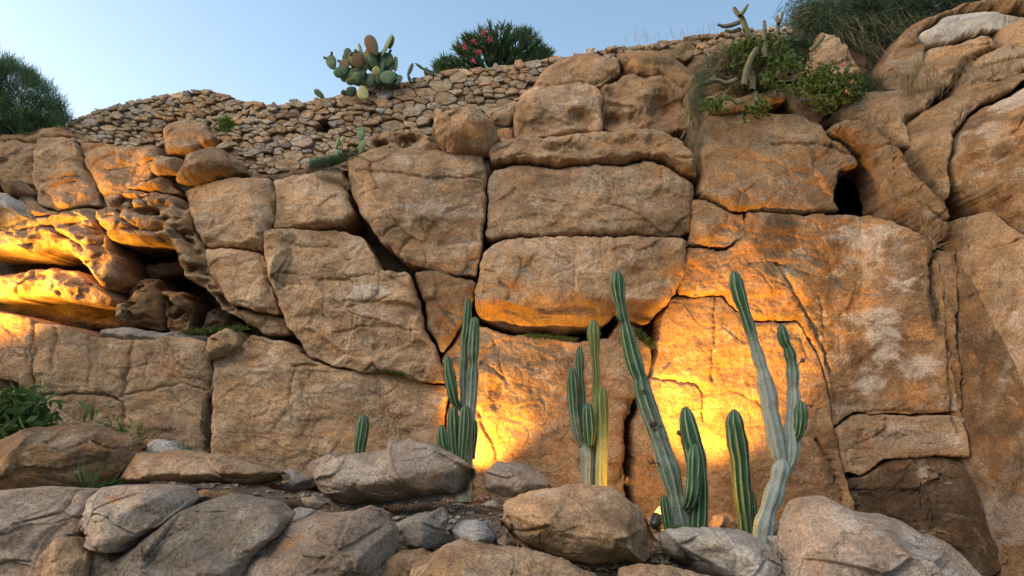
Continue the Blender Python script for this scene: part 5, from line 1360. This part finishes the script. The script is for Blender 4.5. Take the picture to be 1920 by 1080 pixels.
# leafy shrub lower left
def leafy(label, cl, Y, n, L, w, mat, seed, name='leafy_shrub'):
    C = np.array([P(x, y, Y) for x, y in cl])
    rt = C.mean(0) - UP * .3
    def g(rs, i):
        c = C[rs.randint(len(C))]
        return c + rs.randn(3) * np.array([.05, .12, .05]), rs.randn(3) * .8 + UP * .35 + np.array([0, -.4, 0]), L * rs.uniform(.5, 1.2), w * rs.uniform(.6, 1.2), rs.randn(3) * .3
    e = empty(name, [float(v) for v in rt], label, 'shrub')
    sub_branches(e, rt, list(C[::3]), .012, seed, 'fern', 'stems')
    o = plant_blades('foliage', None, None, None, n, g, mat, seed, part=e); o['kind'] = 'stuff'
    return e
leafy('bright green leafy shrub at the left edge above the brown boulder', disc(40, 775, 78, 42, 40, 3) + disc(5, 800, 30, 40, 12, 4), 8.5, 700, .16, .045, 'fern', 21)
leafy('sprig of two broad leaves on the ledge above the brown boulder', [(180, 790), (186, 775), (172, 795)], 8.7, 10, .17, .05, 'fern', 22)
leafy('low green sprigs trailing right of the brown boulder top', line(205, 800, 262, 818, 8), 8.6, 110, .09, .02, 'fern', 23)

# dark scrub on the hill top right
Ys = 12.2
rs = np.random.RandomState(31)
HC = []
while len(HC) < 260:
    x = rs.uniform(1475, 1860); y = rs.uniform(-40, 150)
    hi = np.interp(x, [1475, 1500, 1540, 1600, 1900], [45, 18, 2, -30, -60]); lo = np.interp(x, [1475, 1540, 1600, 1660, 1720, 1800, 1860], [62, 70, 120, 115, 60, 15, -10])
    if hi < y < lo: HC.append(P(x, y, Ys + rs.uniform(-.5, .4)))
HC = np.array(HC)
def g_sc(rs, i):
    p = HC[rs.randint(len(HC))] + rs.randn(3) * np.array([.12, .12, .08])
    return p, np.array([.25, -.3, -.1 if p[0] > 4.6 else .5]) + rs.randn(3) * .6, rs.uniform(.1, .28), .010, rs.randn(3) * .3 - UP * .3
sc = empty('scrub_bush', [float(v) for v in P(1600, 120, Ys)], 'dense dark green scrub overhanging the top right of the cliff', 'bush')
plant_blades('foliage', None, None, None, 26000, g_sc, 'heath', 32, part=sc)['kind'] = 'stuff'
def g_sd(rs, i):
    p = P(rs.uniform(1560, 1760), rs.uniform(20, 110), 11.6)
    return p, np.array([.35, -.2, -1]) + rs.randn(3) * .3, rs.uniform(.2, .5), .006, rs.randn(3) * .3
plant_blades('dry_stalks', None, None, None, 320, g_sd, 'drygrass', 33, part=sc)
sub_branches(sc, P(1640, 90, Ys + .3), list(HC[::9]), .03, 34, 'bark', 'branches')
tuft('scrub_bush', 'thin grey green brush in the gap left of the brown boulder at top right', 'bush', disc(1615, 170, 46, 26, 40, 9), 10.6, 2600, .13, .006, .8, 'heath', .5, 35, jit=6)
tuft('grass_tuft', 'tall dry grass stems rising in front of the brown rocks at top right', 'grass', line(1690, 190, 1760, 180, 8), 9.9, 170, .62, .007, .3, 'drygrass', 1.0, 36, jit=6)
tuft('grass_tuft', 'pale dry straw on the rocks at the right edge', 'grass', line(1820, 150, 1900, 140, 8), 9.2, 120, .4, .005, .4, 'drygrass', .9, 37, jit=6)
tuft('grass_tuft', 'pale dry straw trailing over the brown rocks below the white quartz', 'grass', disc(1760, 120, 70, 30, 20, 61), 9.5, 420, .3, .004, .45, 'drygrass', -.5, 39, jit=6)
tuft('grass_tuft', 'small dry tuft on the smooth rock right of centre top', 'grass', line(1690, 235, 1710, 225, 4), 9.9, 160, .18, .005, .3, 'drygrass', .9, 38)

# dying snake-like cactus with succulents
dc = empty('sprawling_cactus', [float(v) for v in P(1400, 150, 10.6)], 'withered sprawling cactus with snaking grey stems on the ledge', 'cactus')
SN = [
    [(1412, 75, 9), (1400, 60, 8), (1392, 35, 7), (1382, 25, 6), (1376, 15, 5)], [(1388, 30, 6), (1396, 20, 5), (1402, 9, 3)], [(1385, 42, 6), (1370, 48, 6), (1356, 50, 5), (1346, 46, 3)],
    [(1388, 55, 6), (1372, 60, 5), (1360, 57, 4)], [(1380, 120, 8), (1370, 100, 7), (1355, 90, 7), (1350, 80, 5)], [(1434, 110, 7), (1432, 80, 6), (1434, 55, 5), (1433, 40, 4)],
    [(1462, 100, 7), (1458, 60, 6), (1458, 45, 5), (1465, 35, 4), (1468, 22, 3)], [(1460, 45, 5), (1456, 35, 4), (1458, 30, 3)], [(1415, 80, 9), (1400, 95, 9), (1388, 120, 9), (1385, 150, 9)],
    [(1395, 160, 8), (1400, 130, 8), (1410, 105, 7), (1420, 90, 6)], [(1340, 145, 7), (1330, 155, 7), (1312, 158, 6), (1300, 165, 5), (1290, 182, 3)], [(1380, 150, 7), (1360, 158, 7), (1345, 150, 6), (1330, 152, 6)],
    [(1410, 170, 8), (1412, 150, 8), (1405, 130, 7)], [(1440, 150, 8), (1450, 130, 8), (1465, 115, 7), (1480, 95, 6)], [(1455, 150, 8), (1462, 125, 8), (1455, 108, 7), (1440, 100, 6), (1425, 102, 5)],
    [(1470, 150, 8), (1478, 125, 7), (1490, 108, 6), (1486, 98, 4)], [(1416, 172, 7), (1418, 190, 7), (1408, 205, 6)], [(1350, 190, 6), (1358, 180, 6), (1372, 185, 5), (1385, 195, 4)],
    [(1430, 160, 8), (1428, 135, 8), (1438, 112, 7), (1445, 90, 5)], [(1480, 140, 7), (1495, 130, 7), (1500, 118, 5)], [(1372, 130, 7), (1380, 105, 7), (1395, 85, 6), (1402, 75, 5)], [(1520, 95, 6), (1538, 78, 6), (1546, 66, 4)],
]
for k, s in enumerate(SN):
    q = chaikin(np.array(s, float), 2, False); rs = np.random.RandomState(k)
    yy = 10.35 + rs.uniform(-.2, .2)
    c = P(q[:, 0], q[:, 1], yy + rs.uniform(-.1, .1) * np.linspace(0, 1, len(q)))
    r = q[:, 2] * yy / F_PX * .72
    n = 15; V, F = tube(c, r, n)
    V = V.reshape(len(q), n, 3); V = c[:, None] + (V - c[:, None]) * (1 + .16 * np.cos(np.arange(n) * 2 * math.pi / n * 5))[None, :, None]
    V = V.reshape(-1, 3)
    V = np.vstack([V, c[-1:] + (c[-1:] - c[-2:-1]) * .4]); m0 = (len(q) - 1) * n
    link('stem', V, [F, np.array([[m0 + a, m0 + (a + 1) % n, len(V) - 1] for a in range(n)])], M['drystem'], dc)
def succ(label, pts, Y, n, seed, flower=()):
    e = empty('succulent', [float(v) for v in P(pts[0][0], pts[0][1] + 12, Y)], label, 'succulent')
    C = np.array([P(x, y, Y) for x, y in pts])
    def g(rs, i):
        c = C[(i // 10) % len(C)] + np.random.RandomState(i // 10 + seed * 100).randn(3) * np.array([.045, .07, .04])
        return c, rs.randn(3) * .7 + UP * .7 + np.array([0, -.3, 0]), rs.uniform(.025, .05), .02, rs.randn(3) * .2
    o = plant_blades('leaves', None, None, None, n, g, 'succulent', seed, part=e); o['kind'] = 'stuff'
    for (x, y) in flower:
        c = P(x, y, Y - .15)
        def gp(rs, i): return c + rs.randn(3) * .006, rs.randn(3) + np.array([0, -.8, .2]), .03, .03, rs.randn(3) * .1
        plant_blades('flower', None, None, None, 12, gp, 'petal_orange', x, part=e)['kind'] = 'stuff'
    return e
succ('large yellow green succulent mat with coral flowers spilling over the ledge', disc(1500, 145, 66, 34, 44, 5) + disc(1565, 160, 48, 28, 34, 6) + disc(1550, 190, 34, 16, 10, 7) + disc(1590, 175, 26, 16, 10, 8), 10.2, 9000, 41, [(1598, 152), (1588, 172), (1583, 122)])
succ('succulent clump among the withered cactus stems', disc(1400, 105, 34, 30, 26, 9) + disc(1450, 95, 34, 30, 24, 10), 10.35, 4200, 42)
tuft('scrub_bush', 'dark tangled brush under the withered cactus stems', 'bush', disc(1390, 130, 60, 44, 50, 15), 10.55, 4200, .14, .007, .8, 'heath', .3, 46, jit=9)
tuft('scrub_bush', 'brown dead brush between the withered stems', 'bush', disc(1400, 120, 66, 44, 50, 16), 10.45, 1800, .16, .006, .8, 'drygrass', .3, 47, jit=9)
succ('succulent patch hanging on the left of the small layered slabs', disc(1345, 198, 22, 10, 12, 11), 9.95, 800, 43)
succ('succulent patch on the front of the small layered slabs', disc(1425, 202, 24, 14, 14, 12) + [(1402, 222), (1400, 214)], 9.95, 1000, 44)
tuft('scrub_bush', 'dark green brush behind the succulent mat', 'bush', disc(1495, 100, 36, 30, 30, 14), 10.6, 2400, .1, .007, .8, 'heath', .6, 45, jit=7)

for o in bpy.data.objects:
    if '_o' in o: del o['_o']
